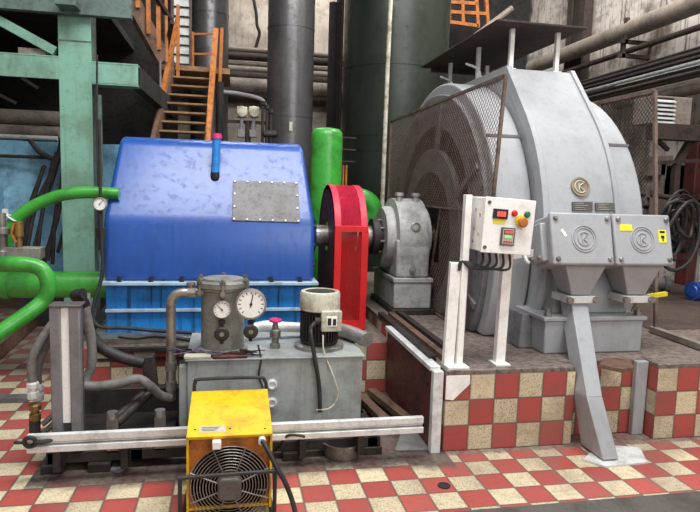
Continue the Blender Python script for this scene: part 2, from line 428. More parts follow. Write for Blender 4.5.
g = thing('bearing_pedestal', 'grey cast bearing pedestal carrying the shaft beside the generator', 'bearing', (.28, 2.05, PT))
def pbox(mb, x0, x1, y0, y1, z0, z1, t=0): # tapered block
    mb.loft([[(x0, y0, z0), (x1, y0, z0), (x1, y1, z0), (x0, y1, z0)], [(x0+t, y0+t, z1), (x1-t, y0+t, z1), (x1-t, y1-t, z1), (x0+t, y1-t, z1)]])
mb = MB(); pbox(mb, .09, .49, 1.62, 2.48, PT, PT+.05); build('foot_plate', mb, 'steel_dark', g, bevel=.006)
mb = MB(); pbox(mb, .11, .46, 1.66, 2.44, PT+.05, .84, .0); build('base_block', mb, 'ped', g, bevel=.012)
mb = MB(); pbox(mb, .10, .47, 1.65, 2.45, .82, .86); build('base_flange', mb, 'ped', g, bevel=.006)
mb = MB(); mb.prism([(1.69, .86), (1.69, 1.2), (2.41, 1.2), (2.41, .86)], .13, .44); build('body', mb, 'ped', g, bevel=.02, seg=3)
mb = MB(); mb.lathe([(.20, -.22), (.27, -.22), (.29, -.19), (.29, -.14), (.365, -.13), (.365, .14), (.29, .15), (.29, .19), (.2, .2)], (.285, AY, AZ), (1, 0, 0), 40)
cap = build('bearing_cap', mb, 'ped', g, smooth=.8)
for x in (.20, .36):
    mb = MB(); mb.cyl((x, AY-.12, AZ+.33), (x, AY-.12, AZ+.40), .028, n=8); mb.cyl((x, AY-.12, AZ+.39), (x, AY-.12, AZ+.42), .04, n=6); build('cap_bolt', mb, 'ped', g)
mb = MB(); mb.lathe([(.045, 0), (.045, .015), (.03, .02), (.03, .01), (.001, .01)], (.30, AY-.34, AZ+.12), (0, -.95, .3), 20); build('filler_plug', mb, 'pot', g)
mb = MB(); mb.cyl((.28, 1.66, .93), (.28, 1.68, .93), .03, n=12); mb.cyl((.28, 1.63, .93), (.28, 1.68, .93), .014, n=8); build('drain_plug', mb, 'steel', g)

# ================================================================== GENERATOR
GY, GZ, R1, R2 = 2.1, 1.2, 1.58, 1.44
X0, X1, X2, X3 = .60, .90, 1.50, 1.86
FL = PT+.0
gen = thing('generator', 'huge pale grey round generator with flat top filling the right side', 'generator', (1.17, GY, PT))
def outline(R, top=False, zb=PT+.005, n=56):
    pts = []
    a0 = math.asin((zb-GZ)/R)
    for k in range(n+1):
        a = a0+(PI-2*a0)*k/n
        pts.append((GY-R*math.cos(a), GZ+R*math.sin(a)))
    if top:
        ty, tz = .80, 2.67
        # tangent from the top corner to the circle
        d = math.hypot(ty, tz-GZ); ph = math.atan2(tz-GZ, -ty); be = math.acos(min(1, R/d))
        at = ph+be                                            # angle (math sense) of tangent point on the front side
        keep_f = [p for p in pts if math.atan2(p[1]-GZ, p[0]-GY) % (2*PI) > at % (2*PI) and p[0] < GY]
        keep_b = [(2*GY-p[0], p[1]) for p in keep_f][::-1]
        pts = keep_f+[(GY-ty, tz), (GY+ty, tz)]+keep_b
    return pts
o1 = outline(R1, True)
mb = MB(); mb.prism(o1, X1, X2); build('stator_shell', mb, 'grey', gen, bevel=.008, smooth=.5)
# rims standing proud at both edges of the shell
def offs(pts, k): return [((p[0]-GY)*k+GY, (p[1]-GZ)*k+GZ if p[1] > PT+.02 else p[1]) for p in pts]
for xa, xb in ((X1-.012, X1+.035), (X2-.03, X2+.008)):
    mb = MB(); a = offs(o1, 1.012); b = offs(o1, .95)
    n = len(a); R = []
    for p, q_ in zip(a, b): R.append([(xa, *p), (xb, *p), (xb, *q_), (xa, *q_)])
    mb.loft(R); build('shell_rim', mb, 'grey', gen, bevel=.004)
for x0_, x1_ in ((X0, X1-.012), (X2+.008, X3)):
    mb = MB(); mb.prism(outline(R2 if x0_ < 1 else 1.40), x0_, x1_); build('end_drum', mb, 'grey', gen, bevel=.02, seg=3, smooth=.5)
    s_ = math.sin; aa = math.radians(38)
    mb = MB()
    rq = R2 if x0_ < 1 else 1.40; y_, z_ = GY-rq*math.cos(aa), GZ+rq*math.sin(aa)
    mb.bar((x0_+.005, y_, z_), (x1_-.005, y_, z_), .03, .02); build('seam_strip', mb, 'grey_dark', gen)
# end shield rings on the left face (concentric castings, left-side shade put into their greys)
def ringx(mb, ra, rb, xa, xb, zb=PT+.01, n=72):
    R = []
    for k in range(n):
        a = 2*PI*k/n; d = (math.cos(a), math.sin(a))
        def pt(r):
            z = GZ+d[1]*r
            if z < zb: r = (zb-GZ)/d[1]
            return (GY+d[0]*r, GZ+d[1]*r)
        p, q_ = pt(rb), pt(ra)
        R.append([(xa, *p), (xb, *p), (xb, *q_), (xa, *q_)])
    R.append(R[0]); mb.loft(R, caps=False)
mb = MB(); ringx(mb, 1.04, 1.34, X0-.045, X0+.02); build('end_ring', mb, 'grey_dark', gen, bevel=.01)
mb = MB(); ringx(mb, .84, 1.04, X0-.015, X0+.02); build('end_ring', mb, 'steel_dark', gen, bevel=.006)
mb = MB(); ringx(mb, .62, .84, X0-.06, X0+.02); build('end_ring', mb, 'grey_dark', gen, bevel=.01)
mb = MB(); ringx(mb, .12, .60, X0-.02, X0+.02); build('rotor_cover', mb, 'steel_dark', gen)
for a in (100, 150, 200):
    a = math.radians(a); mb = MB()
    mb.bar((X0-.05, GY+math.cos(a)*.66, GZ+math.sin(a)*.66), (X0-.05, GY+math.cos(a)*1.3, GZ+math.sin(a)*1.3), .05, .03, upv=(1, 0, 0)); build('ring_rib', mb, 'grey_dark', gen)
# stator feet and bed
mb = MB(); mb.box(.83, 1.60, .30, 1.2, PT, .765); build('bed_block', mb, 'grey', gen, bevel=.012)
mb = MB(); mb.box(.81, 1.62, .285, 1.2, .765, .795); build('bed_flange', mb, 'grey', gen, bevel=.006)
mb = MB(); mb.loft([[(.95, .42, .795), (1.55, .42, .795), (1.55, .9, .795), (.95, .9, .795)], [(1.05, .54, 1.35), (1.40, .54, 1.35), (1.40, .9, 1.35), (1.05, .9, 1.35)]]); build('stator_foot', mb, 'grey', gen, bevel=.01)
mb = MB(); mb.loft([[(.72, .46, PT), (1.0, .46, PT), (1.0, 1.1, PT), (.72, 1.1, PT)], [(.76, .5, .78), (.98, .5, .78), (.98, 1.1, .78), (.76, 1.1, .78)]]); build('side_foot', mb, 'grey_dark', gen, bevel=.01)
for x in (.86, 1.57):
    mb = MB(); mb.cyl((x, .33, .795), (x, .33, .825), .028, n=6); mb.cyl((x, .33, .825), (x, .33, .85), .014, n=8); build('foot_bolt', mb, 'steel', gen)
# round emblem and nameplates on the shell
def on_shell(px, py): return drum_p(GY, GZ, R1+.004, px, py)
def shell_n(p): return V((0, p.y-GY, p.z-GZ)).normalized()
c = on_shell(580, 187); n = shell_n(c)
mb = MB(); mb.lathe([(.074, -.03), (.074, .012), (.062, .012), (.058, .004), (.001, .004)], c, n, 32); em = build('emblem', mb, 'bronze', gen, label='round bronze emblem')
tx = V((1, 0, 0)); ty = n.cross(tx)*-1
if ty.z < 0: ty = -ty
def onface(c, a, b, h): return c+tx*a+ty*b+n*h
mb = MB(); mb.torus(c+n*.008, n, .046, .006, 24, 6, .75, 2*PI-.75, tx)
mb.tube([onface(c, -.014, .03, .01), onface(c, -.014, -.03, .01)], .006, 6)
mb.tube([onface(c, .022, .028, .01), onface(c, -.012, .002, .01), onface(c, .024, -.028, .01)], .006, 6)
build('emblem_relief', mb, 'label_grey', em)
def plate_on(px0, py0, px1, py1, nm, mat, h=.008):
    ps = [on_shell(px0, py1), on_shell(px1, py1), on_shell(px1, py0), on_shell(px0, py0)]
    n_ = shell_n((ps[0]+ps[2])/2); mb = MB(); mb.loft([[p-n_*.01 for p in ps], [p+n_*h for p in ps]]); return build(nm, mb, mat, gen), ps, n_
for a in ((572, 202, 592, 211), (595, 203, 614, 211)):
    pl, ps, n_ = plate_on(*a, 'nameplate', 'plate_dark')
    mb = MB()
    for k in range(4):
        u = (k+.6)/4.4
        p0, p1 = ps[0].lerp(ps[3], u), ps[1].lerp(ps[2], u)
        q0, q1 = p0.lerp(p1, .12), p0.lerp(p1, .5+.4*random.random())
        mb.bar(q0+n_*.009, q1+n_*.009, .006, .003)
    build('nameplate_print', mb, 'label_grey', pl)
# canopy above the generator
c5 = thing('canopy_roof', 'dark flat sheet canopy on thin posts above the generator top', 'canopy', (1.2, 2.0, 2.68))
z_ = 3.0
pA, pB, pC = Zp(z_, 500, 22), Zp(z_, 433, 64), Zp(z_, 585, 29)
mb = MB(); x0_, x1_, y0_ = pA.x-.03, pC.x+.02, pA.y-.02; y1_ = 3.15
mb.box(x0_, x1_, y0_, y1_, z_, z_+.018); build('roof_sheet', mb, 'rust_dark', c5, bevel=.004)
mb = MB(); mb.box(x0_+.1, x1_-.1, y1_-.1, y1_-.05, z_-.05, z_); build('roof_beam', mb, 'rust_dark', c5)
for x, y in ((.955, 1.36), (.955, 2.05), (.955, 2.8), (1.37, 1.36), (1.37, 2.8)):
    mb = MB(); mb.bar((x, y, 2.67), (x, y, z_), .035); mb.box(x-.035, x+.035, y-.035, y+.035, 2.668, 2.68); build('post', mb, 'white', c5)
for x, y in ((.93, 1.9), (.93, 2.6)):
    mb = MB(); mb.tube([(x, y, 2.672), (x-.02, y+.04, 2.78), (x-.1, y+.14, 2.84)], .012, 8, 3); tag(build('lifting_rod', mb, 'zinc'), 'thin pale rod on generator top, '+('nearer to' if y < 2 else 'farther from')+' the viewer', 'rod', 'rods on the generator top')

# mesh guards standing on either side of the generator
GXM = .50
g = thing('mesh_guard', 'rusty wire mesh guard standing before the left face of the generator', 'guard', (GXM, 1.95, PT))
mb = MB()
y0_, y1_, zt = .46, 3.46, 2.44
zn = 1.50
fr = [((GXM, y0_+.10, zn), (GXM, y0_, zt)), ((GXM, y0_, zt), (GXM, y1_, zt)), ((GXM, y1_, PT), (GXM, y1_, zt)), ((GXM, .95, PT), (GXM, .95, zn)), ((GXM, y0_+.10, zn), (GXM, 1.62, zn)),
      ((GXM, 1.95, PT), (GXM, 1.62, zn)), ((GXM, .95, PT+.015), (GXM, 1.95, PT+.015)), ((GXM, 2.6, PT+.015), (GXM, y1_, PT+.015)), ((GXM, 2.6, PT), (GXM, 2.6, zn)), ((GXM, 1.62, zn), (GXM, y1_, zn))]
for a, b in fr:
    mb = MB(); mb.bar(a, b, .016 if a[2] < 2.3 and b[2] < 2.3 else .022); build('frame_bar', mb, 'rust', g)
for a in ((y0_+.06, y1_, zn, zt), (.95, 1.62, PT+.01, zn), (2.6, y1_, PT+.01, zn), (1.62, 1.84, PT+.01, 1.0)):
    mb = MB(); wires(mb, *a, lambda y, z: (GXM, y, z), .048, .0019); build('wire_panel', mb, 'rust', g)
GX2 = 2.12
yr = Xp(GX2, 655, 91).y; ztr = Xp(GX2, 655, 91).z; yq = Xp(GX2, 656, 330).y
g = thing('mesh_guard', 'dark wire mesh screen standing behind the generator at its right', 'guard', (GX2, yr+1, PT))
for a, b in (((GX2, yq, PT), (GX2, yr, ztr)), ((GX2, yr, ztr), (GX2, yr+2.6, ztr)), ((GX2, yr, PT+.02), (GX2, yr+2.6, PT+.02)), ((GX2, yr+.75, PT), (GX2, yr+.75, ztr)), ((GX2, yr+1.5, PT), (GX2, yr+1.5, ztr)), ((GX2, yr+2.6, PT), (GX2, yr+2.6, ztr))):
    mb = MB(); mb.bar(a, b, .028); build('frame_bar', mb, 'rust', g)
mb = MB(); wires(mb, yr, yr+2.6, PT+.02, ztr, lambda y, z: (GX2, y, z), .045, .0028); build('wire_panel', mb, 'rust_dark', g)

# ================================================================== TERMINAL BOXES
def term_box(pxs, label, left):
    yb, yt = .20, .295
    a = Yp(yb, pxs[0], 262); b = Yp(yb, pxs[1], 263.5)
    x0, x1 = a.x, b.x; z0 = 1.178; h = .35
    ang = math.atan2(yt-yb, h)
    R = Matrix.Translation((0, yb, z0)) @ Matrix.Rotation(-ang, 4, 'X')
    t = thing('terminal_box', label, 'terminal box', ((x0+x1)/2, .4, 1.18), 'terminal boxes on the generator front')
    mb = MB(R); mb.box(x0+.015, x1-.015, .02, .26, .0, h); build('body', mb, 'grey_box', t, bevel=.02, seg=3)
    mb = MB(R); mb.box(x0, x1, -.025, .02, -.005, h+.005); cv = build('cover', mb, 'grey_box', t, bevel=.014, seg=3)
    for sx in (x0+.035, x1-.035):
        for sz in (.035, h-.035):
            mb = MB(R); mb.lathe([(.017, .0), (.017, .012), (.012, .018), (.001, .018)], (sx, -.025, sz), (0, -1, 0), 10); build('cover_bolt', mb, 'steel', cv)
    cx = (x0+x1)/2+(.01 if left else -.01); cz = h*.5
    mb = MB(R)
    for r in (.09, .074): mb.torus((cx, -.027, cz), (0, -1, 0), r, .005, 30, 6)
    mb.torus((cx, -.027, cz), (0, -1, 0), .045, .005, 24, 6, .75, 2*PI-.75, (1, 0, 0))
    mb.tube([(cx-.012, -.028, cz+.03), (cx-.012, -.028, cz-.03)], .005, 6); mb.tube([(cx+.022, -.028, cz+.026), (cx-.01, -.028, cz), (cx+.024, -.028, cz-.026)], .005, 6)
    build('cover_relief', mb, 'grey_box', cv)
    if left:
        mb = MB(R); mb.bar((x0+.075, -.027, .235), (x0+.105, -.027, .19), .02, .003, upv=(0, 1, 0)); build('tag_strip', mb, 'white', cv)
        mb = MB(R); mb.box(x0-.03, x0+.02, .06, .24, .03, h-.05); build('side_cover', mb, 'grey_box', t, bevel=.01)
        for yy in (.10, .20):
            mb = MB(R); mb.cyl((x0-.045, yy, .06), (x0-.02, yy, .06), .018, n=8); build('side_bolt', mb, 'steel', t)
    else:
        mb = MB(R); mb.box(x0+.045, x0+.14, -.0285, -.024, .235, .28); build('label', mb, 'label_yellow', cv, label='pale yellow label')
        mb = MB(R); mb.box(x1-.105, x1-.045, -.0285, -.024, .155, .245); w = build('warning_sticker', mb, 'label_yellow', cv, label='yellow warning sticker with dark marks')
        mb = MB(R); mb.box(x1-.095, x1-.055, -.030, -.0284, .222, .238); mb.box(x1-.088, x1-.062, -.030, -.0284, .185, .205); mb.box(x1-.078, x1-.068, -.030, -.0284, .165, .185); build('sticker_print', mb, 'ink', w)
    # funnel for the cables
    fc = (x0+x1)/2+(0.05 if left else .02)
    w0, w1 = .165, .07; ft, fb = 1.19, .955
    yc = .36
    mb = MB(); mb.loft([[(fc-w1, yc-.085, fb), (fc+w1, yc-.085, fb), (fc+w1, yc+.085, fb), (fc-w1, yc+.085, fb)],
                        [(fc-w0, yc-.13, ft), (fc+w0, yc-.13, ft), (fc+w0, yc+.13, ft), (fc-w0, yc+.13, ft)]]); build('cable_funnel', mb, 'grey_box', t, bevel=.006)
    mb = MB(); mb.box(fc-w1-.04, fc+w1+.04, yc-.11, yc+.11, fb-.055, fb-.005); cl = build('clamp', mb, 'zinc', t, bevel=.004)
    for sx in (-1, 1):
        mb = MB(); mb.cyl((fc+sx*(w1+.03), yc-.135, fb-.03), (fc+sx*(w1+.03), yc-.105, fb-.03), .024, n=8); build('clamp_bolt', mb, 'steel', cl)
    return x0, x1, fc, yc, fb
tl = term_box((552, 613), 'grey terminal box with round emblem left of its twin', True)
tr = term_box((615, 672), 'grey terminal box with two yellow stickers on its cover', False)
# cable duct under the left box
fc, yc = tl[2], tl[3]
d = thing('cable_duct', 'grey kinked cable duct from left terminal box down to the floor', 'duct', (1.0, -.1, 0))
k0 = V((fc, yc, .90)); k1 = Yp(-.06, 587.5, 393); k2 = Zp(.02, 607, 457)
def dsec(p, w, dd): return [(p.x-w, p.y-dd, p.z), (p.x+w, p.y-dd, p.z), (p.x+w, p.y+dd, p.z), (p.x-w, p.y+dd, p.z)]
mb = MB(); mb.loft([dsec(k0, .062, .08), dsec(k1, .055, .08)]); build('upper_duct', mb, 'grey', d, bevel=.005)
mb = MB(); mb.loft([dsec(k1, .055, .08), dsec(k2+V((0, .08, 0)), .055, .12)]); build('lower_duct', mb, 'grey', d, bevel=.005)
pl = [Zp(0, 583, 461), Zp(0, 605, 468), Zp(0, 647, 464), Zp(0, 640, 449), Zp(0, 600, 446)]
mb = MB(); mb.loft([[p+V((0, 0, .001)) for p in pl], [p+V((0, 0, .012)) for p in pl]]); build('foot_sheet', mb, 'zinc', d)
# grey stub column in the gap and the timber on it
mb = MB(); a = Yp(.06, 634, 440); mb.box(a.x-.005, a.x+.085, .085, .129, 0, .525); tag(build('stub_column', mb, 'grey', bevel=.006), 'short grey steel column in the gap between tiled plinths', 'column')
pl = [Zp(.53, 599, 368), Zp(.53, 622, 373), Zp(.53, 634, 371), Zp(.53, 628, 362), Zp(.53, 604, 361)]
mb = MB(); mb.loft([[p+V((0, 0, .0)) for p in pl], [p+V((0, 0, .025)) for p in pl]]); tag(build('timber_board', mb, 'wood'), 'brown board lying on the plinth edge beside the cable duct', 'board')

# ================================================================== CONTROL CABINET
g = thing('control_cabinet', 'white control cabinet on two white posts before the generator', 'control box', (.3, .12, PT))
fa = Yp(-.03, 487, 197); fb_ = Yp(-.03, 481, 247)
x0_, zt_ = fa.x-.0, fa.z
Wd, Hd, Dp = .325, .335, .27
Rc = Matrix.Translation((x0_, -.03, zt_)) @ Matrix.Rotation(math.radians(3.2), 4, 'Y')
mb = MB(Rc); mb.box(0, Wd, .015, Dp, -Hd, 0); build('case', mb, 'white', g, bevel=.006)
mb = MB(Rc); mb.box(-.004, Wd+.004, 0, .015, -Hd-.003, .003); dr = build('door', mb, 'white', g, bevel=.004)
def cb(x0, x1, z0, z1, y0=-.006, y1=.001): m = MB(Rc); m.box(x0, x1, y0, y1, z0, z1); return m
dm = build('meter_display', cb(.05, .145, -.125, -.065, -.01), 'ink', dr, label='black panel meter with red digits')
m = MB(Rc)
for k in range(3): m.box(.075+k*.02, .09+k*.02, -.012, -.0095, -.11, -.08)
build('meter_digits', m, 'led', dm)
build('yellow_label', cb(.055, .135, -.155, -.13, -.003), 'label_yellow', dr)
kp = build('keypad', cb(.115, .205, -.285, -.175, -.012), 'plate_dark', dr, label='grey controller panel with red display')
build('keypad_face', cb(.124, .196, -.277, -.183, -.014, -.011), 'label_grey', kp)
build('keypad_screen', cb(.13, .19, -.215, -.19, -.016, -.013), 'display', kp)
m = MB(Rc)
for k in range(4): m.box(.136+k*.013, .145+k*.013, -.0175, -.0155, -.210, -.195)
build('keypad_digits', m, 'led', kp)
m = MB(Rc); m.box(.14, .18, -.016, -.013, -.238, -.222); build('keypad_lower_digits', m, 'led_green', kp)
for k in range(4):
    m = MB(Rc); m.cyl((.136+k*.016, -.011, -.262), (.136+k*.016, -.018, -.262), .006, n=10); build('keypad_button', m, 'red_plastic', kp)
for x, z, mt in ((.19, -.085, 'red_plastic'), (.275, -.085, 'green_plastic')):
    m = MB(Rc); m.lathe([(.02, .0), (.02, .008), (.014, .012), (.014, .02), (.001, .02)], (x, 0, z), (0, -1, 0), 16); build('lamp_button', m, mt, dr, label='red button' if mt[0] == 'r' else 'green button')
m = MB(Rc); m.lathe([(.02, 0), (.02, .018), (.03, .022), (.032, .034), (.024, .042), (.001, .044)], (.24, 0, -.135), (0, -1, 0), 20); es = build('stop_button', m, 'orange', dr, label='orange red mushroom stop button')
m = MB(Rc); m.lathe([(.032, .0), (.032, .004), (.001, .004)], (.232, 0, -.125), (0, -1, 0), 20); build('stop_collar', m, 'label_yellow', es)
for zz in (-.03, -Hd+.03):
    m = MB(Rc); m.cyl((.02, .02, zz), (.02, -.004, zz), .012, n=10); build('door_lock', m, 'plate_dark', dr)
for yy, zz in ((.14, -.08), (.14, -.2), (.14, -.28), (.07, -.11), (.07, -.23)):
    m = MB(Rc); m.cyl((-.003, yy, zz), (.004, yy, zz), .012, n=8); build('knockout', m, 'label_grey', g)
pL = Zp(PT, 459, 367); pR = Zp(PT, 500, 364)
mb = MB(); mb.bar((pL.x+.005, pL.y+.03, PT), (pL.x+.012, pL.y+.03, zt_+.01), .042, .05); build('post', mb, 'white', g, bevel=.003)
mb = MB(); mb.bar((pL.x-.062, pL.y+.04, PT), (pL.x-.045, pL.y+.04, 1.20), .07, .04, upv=(0, 1, 0)); build('cable_channel', mb, 'white', g, bevel=.003)
mb = MB(); mb.bar((pR.x, pR.y+.02, PT), (pR.x+.012, pR.y+.02, zt_-Hd), .065, .05); build('post', mb, 'white', g, bevel=.003)
mb = MB(); mb.box(pL.x-.09, pL.x+.05, pL.y-.05, pL.y+.09, PT, PT+.012); build('post_foot', mb, 'white', g)
mb = MB(); mb.box(pR.x-.05, pR.x+.05, pR.y-.05, pR.y+.07, PT, PT+.01); build('post_foot', mb, 'white', g)
for k in range(6):
    x = x0_-.01+k*.045
    a = V((x, .07, zt_-Hd-.005)); b = V((pL.x-.03, pL.y+.01, 1.20))
    mb = MB(); mb.tube([a, a+V((-.005, -.02, -.05-.012*k)), (a+b)/2+V((.02, -.03, -.075+.01*random.random())), b+V((.02, 0, .01)), b+V((0, 0, -.05))], .008, 7, 5)
    tag(build('control_cable', mb, 'black'), 'thin black cable drooping from under the white control cabinet', 'cable', 'cables under the control cabinet')
mb = MB(); mb.bar((pR.x-.02, pR.y+.04, zt_-Hd-.045), (.72, .36, zt_-Hd-.045), .03, .05); mb.tube([(.62, .27, zt_-Hd-.03), (.62, .24, zt_-Hd-.08), (.64, .24, zt_-Hd-.1)], .012, 8, 4); build('stay_bracket', mb, 'zinc', g)

# ================================================================== OIL TANK UNIT
TX0, TX1, TY0, TY1, TZ0, TZ1 = -1.58, -.49, .20, .86, .12, .585
g = thing('oil_tank', 'long grey steel oil tank standing on the dark skid', 'tank', ((TX0+TX1)/2, .5, TZ0))
mb = MB(); mb.box(TX0, TX1, TY0, TY1, TZ0, TZ1-.012); build('body', mb, 'tank', g, bevel=.008)
mb = MB(); mb.box(TX0-.012, TX1+.012, TY0-.012, TY1+.012, TZ1-.012, TZ1); build('top_plate', mb, 'tank', g, bevel=.003)
for zz in (Yp(TY0, 272, 384).z, Yp(TY0, 272, 402).z):
    x = Yp(TY0, 272, 384).x
    mb = MB(); mb.lathe([(.033, 0), (.033, .02), (.022, .024), (.018, .016), (.001, .016)], (x, TY0, zz), (0, -1, 0), 16); build('sight_plug', mb, 'zinc', g)
mb = MB(); mb.box(TX0-.05, TX0, TY0+.02, TY0+.08, TZ0, TZ1-.05); build('corner_rib', mb, 'tank', g, bevel=.004)
# skid
g = thing('skid_frame', 'dark oily steel skid under the grey oil tank', 'frame', (-1.4, .4, 0))
mb = MB()
for y in (.06, .45, .90): 
    mb = MB(); mb.box(-2.33, -.40, y-.04, y+.04, .05, TZ0-.005); build('long_beam', mb, 'steel_dark', g, bevel=.005)
for x in (-2.30, -1.85, -1.2, -.45):
    mb = MB(); mb.box(x-.035, x+.035, .02, .94, .05, TZ0-.005); build('cross_beam', mb, 'steel_dark', g, bevel=.005)
for x, y in ((-2.05, .04), (-.95, .04), (-.45, .06), (-2.05, .9), (-.45, .9), (-2.3, .05)):
    mb = MB(); mb.box(x-.06, x+.06, y-.05, y+.05, 0, .05); build('foot', mb, 'steel_dark', g, bevel=.004)
mb = MB(); mb.box(-2.28, -1.66, .10, .80, .10, .135); build('drip_deck', mb, 'steel_dark', g)
mb = MB(); mb.box(-2.3, -1.62, .55, .62, .12, .30); build('back_beam', mb, 'steel_dark', g, bevel=.006)
for x in (-1.72, -1.98):
    mb = MB(); mb.box(x-.03, x+.03, .02, .05, .10, .30); mb.cyl((x, .03, .3), (x, .03, .34), .03, n=12); build('lug', mb, 'steel', g)
# pale steel channel laid along the front of the skid
ra, rb = Zp(.235, 28, 441), Zp(.235, 424, 424)
ra = V((ra.x, -.09, .235)); rb = V((rb.x, -.085, .235))
mb = MB(); mb.bar(ra+V((0, 0, .02)), rb+V((0, 0, .02)), .035, .04, upv=(0, 0, 1)); mb.bar(ra+V((0, .015, -.012)), rb+V((0, .015, -.012)), .03, .012); mb.bar(ra+V((0, -.005, -.04)), rb+V((0, -.005, -.04)), .035, .036)
ch = build('steel_channel', mb, 'zinc', bevel=.003); tag(ch, 'long pale slotted steel channel resting along the front of the skid', 'channel')
for k, x in enumerate((-2.25, -1.9, -.9, -.55)):
    mb = MB(); mb.box(x-.02, x+.02, -.09, .07, .05, .175); tag(build('rail_bracket', mb, 'steel_dark', bevel=.003), ['dark bracket under the left end of the pale channel', 'dark bracket under the channel left of the yellow heater', 'dark bracket under the channel right of the yellow heater', 'dark bracket under the channel near the round pan'][k], 'bracket')
mb = MB(); p = Yp(-.12, 30, 442)
mb.torus(p, (0, 1, .2), .028, .012, 16, 8); mb.tube([p+V((.02, 0, 0)), p+V((.07, .01, -.005)), p+V((.12, .03, .0))], .013, 8, 3); mb.torus(p+V((-.05, 0, 0)), (0, .5, 1), .022, .009, 14, 7)
tag(build('shackle', mb, 'black'), 'dark shackle on the left end of the pale channel', 'shackle')

# strainer pot on the tank
pc = V((-1.372, .40, TZ1))
g = thing('strainer_pot', 'grey round strainer pot with clamped lid on the oil tank', 'filter', pc)
mb = MB(); mb.lathe([(.16, 0), (.16, .02), (.136, .03), (.136, .39), (.15, .40), (.15, .415)], pc, n=36); build('body', mb, 'pot', g)
mb = MB(); mb.lathe([(.155, .415), (.165, .42), (.165, .45), (.14, .46), (.13, .455), (.125, .47), (.06, .476), (.0, .476)], pc, n=36); build('lid', mb, 'pot', g)
for k in range(6):
    a = k*PI/3+.52; d_ = V((math.cos(a), math.sin(a), 0)); o = pc+d_*.162
    mb = MB(); mb.cyl(o+V((0, 0, .37)), o+V((0, 0, .48)), .011, n=8); mb.cyl(o+V((0, 0, .455)), o+V((0, 0, .47)), .02, n=6); mb.bar(pc+d_*.14+V((0, 0, .392)), pc+d_*.185+V((0, 0, .392)), .03, .02); build('lid_clamp', mb, 'steel', g)
def gauge(name, label, c, r, parent=None, n=V((0, -1, 0)), ndl=50):
    n = V(n).normalized(); root = thing(name, label, 'gauge', c) if parent is None else parent
    mb = MB(); mb.lathe([(r*.9, -.03), (r, -.025), (r, .012), (r*.9, .014), (r*.9, .006), (.001, .006)], c, n, 32); cs = build('gauge_case', mb, 'steel', root)
    mb = MB(); mb.lathe([(r*.89, .0), (r*.89, .008), (.001, .008)], c, n, 32); fc = build('dial', mb, 'dial', root, label='white dial')
    u = V((1, 0, 0)); w = V((0, 0, 1)); w = (w-n*w.dot(n)).normalized(); u = w.cross(n)*-1
    mb = MB()
    for k in range(13):
        a = math.radians(225-k*22.5); d_ = u*math.cos(a)+w*math.sin(a)
        mb.bar(c+n*.0085+d_*r*.66, c+n*.0085+d_*r*.82, r*.05, .001, upv=n)
    build('dial_marks', mb, 'ink', fc)
    a = math.radians(ndl); d_ = u*math.cos(a)+w*math.sin(a)
    mb = MB(); mb.bar(c+n*.011-d_*r*.2, c+n*.011+d_*r*.7, r*.06, .0015, upv=n); mb.cyl(c+n*.009, c+n*.013, r*.09, n=12); build('needle', mb, 'ink', fc)
    return root
c1 = Yp(.225, 222, 309.5); g1 = gauge('pressure_gauge', 'small white dial pressure gauge on the strainer pot front', c1, .056, ndl=48)
c2 = Yp(.20, 251, 304); g2 = gauge('pressure_gauge', 'large white dial pressure gauge right of the small one', c2, .094, ndl=100)
for c, gg, r, zz in ((c1, g1, .056, .145), (c2, g2, .094, .165)):
    mb = MB(); mb.cyl(c+V((0, .01, -r)), c+V((0, .01, -zz-.07)), .011, n=10); mb.cyl(c+V((0, .01, -r-.035)), c+V((0, .01, -r-.012)), .02, n=6); mb.tube([c+V((0, .01, -zz)), c+V((0, .06, -zz-.03)), c+V((0, .13, -zz-.03))], .012, 8); build('gauge_stem', mb, 'steel_dark', gg)
    mb = MB(); k0_ = c+V((0, -.01, -zz)); mb.lathe([(.014, -.03), (.014, .01), (.042, .012), (.046, .022), (.036, .032), (.001, .034)], k0_, (0, -1, 0), 12); build('valve_knob', mb, 'steel_dark', gg)
    mb = MB(); mb.lathe([(.014, 0), (.014, .004), (.001, .004)], k0_+V((0, -.034, 0)), (0, -1, 0), 12); build('knob_cap', mb, 'steel', gg)
# electric motor
mc = V((-.742, .43, TZ1))
g = thing('electric_motor', 'upright electric motor with cream fan cowl on the oil tank', 'motor', mc)
mb = MB(); mb.lathe([(.165, 0), (.165, .022), (.15, .03), (.0, .03)], mc, n=32); build('base_flange', mb, 'steel', g)
mb = MB(); mb.lathe([(.12, .03), (.128, .05), (.106, .06), (.106, .24), (.122, .245), (.122, .255)], mc, n=36); bd = build('frame', mb, 'steel_dark', g)
mb = MB()
for k in range(36):
    a = 2*PI*k/36; d_ = V((math.cos(a), math.sin(a), 0)); mb.bar(mc+d_*.116+V((0, 0, .06)), mc+d_*.116+V((0, 0, .242)), .006, .026, upv=d_)
build('cooling_fins', mb, 'steel_dark', bd)
mb = MB(); mb.lathe([(.126, .255), (.134, .26), (.134, .362), (.127, .378), (.11, .382), (.106, .374), (.0, .366)], mc, n=36); cw = build('fan_cowl', mb, 'cream', g, smooth=.9)
mb = MB(); mb.lathe([(.1, .367), (.1, .3765), (.0, .3765)], mc, n=32); build('cowl_grille', mb, 'steel_dark', cw)
tb = Yp(.27, 331, 322)
mb = MB(); mb.box(tb.x-.062, tb.x+.072, .27, .33, tb.z-.066, tb.z+.07); jb = build('junction_box', mb, 'cream', g, bevel=.008)
mb = MB(); mb.box(tb.x-.03, tb.x+.04, .264, .272, tb.z-.03, tb.z+.035); pl_ = build('switch_plate', mb, 'white', jb, bevel=.002)
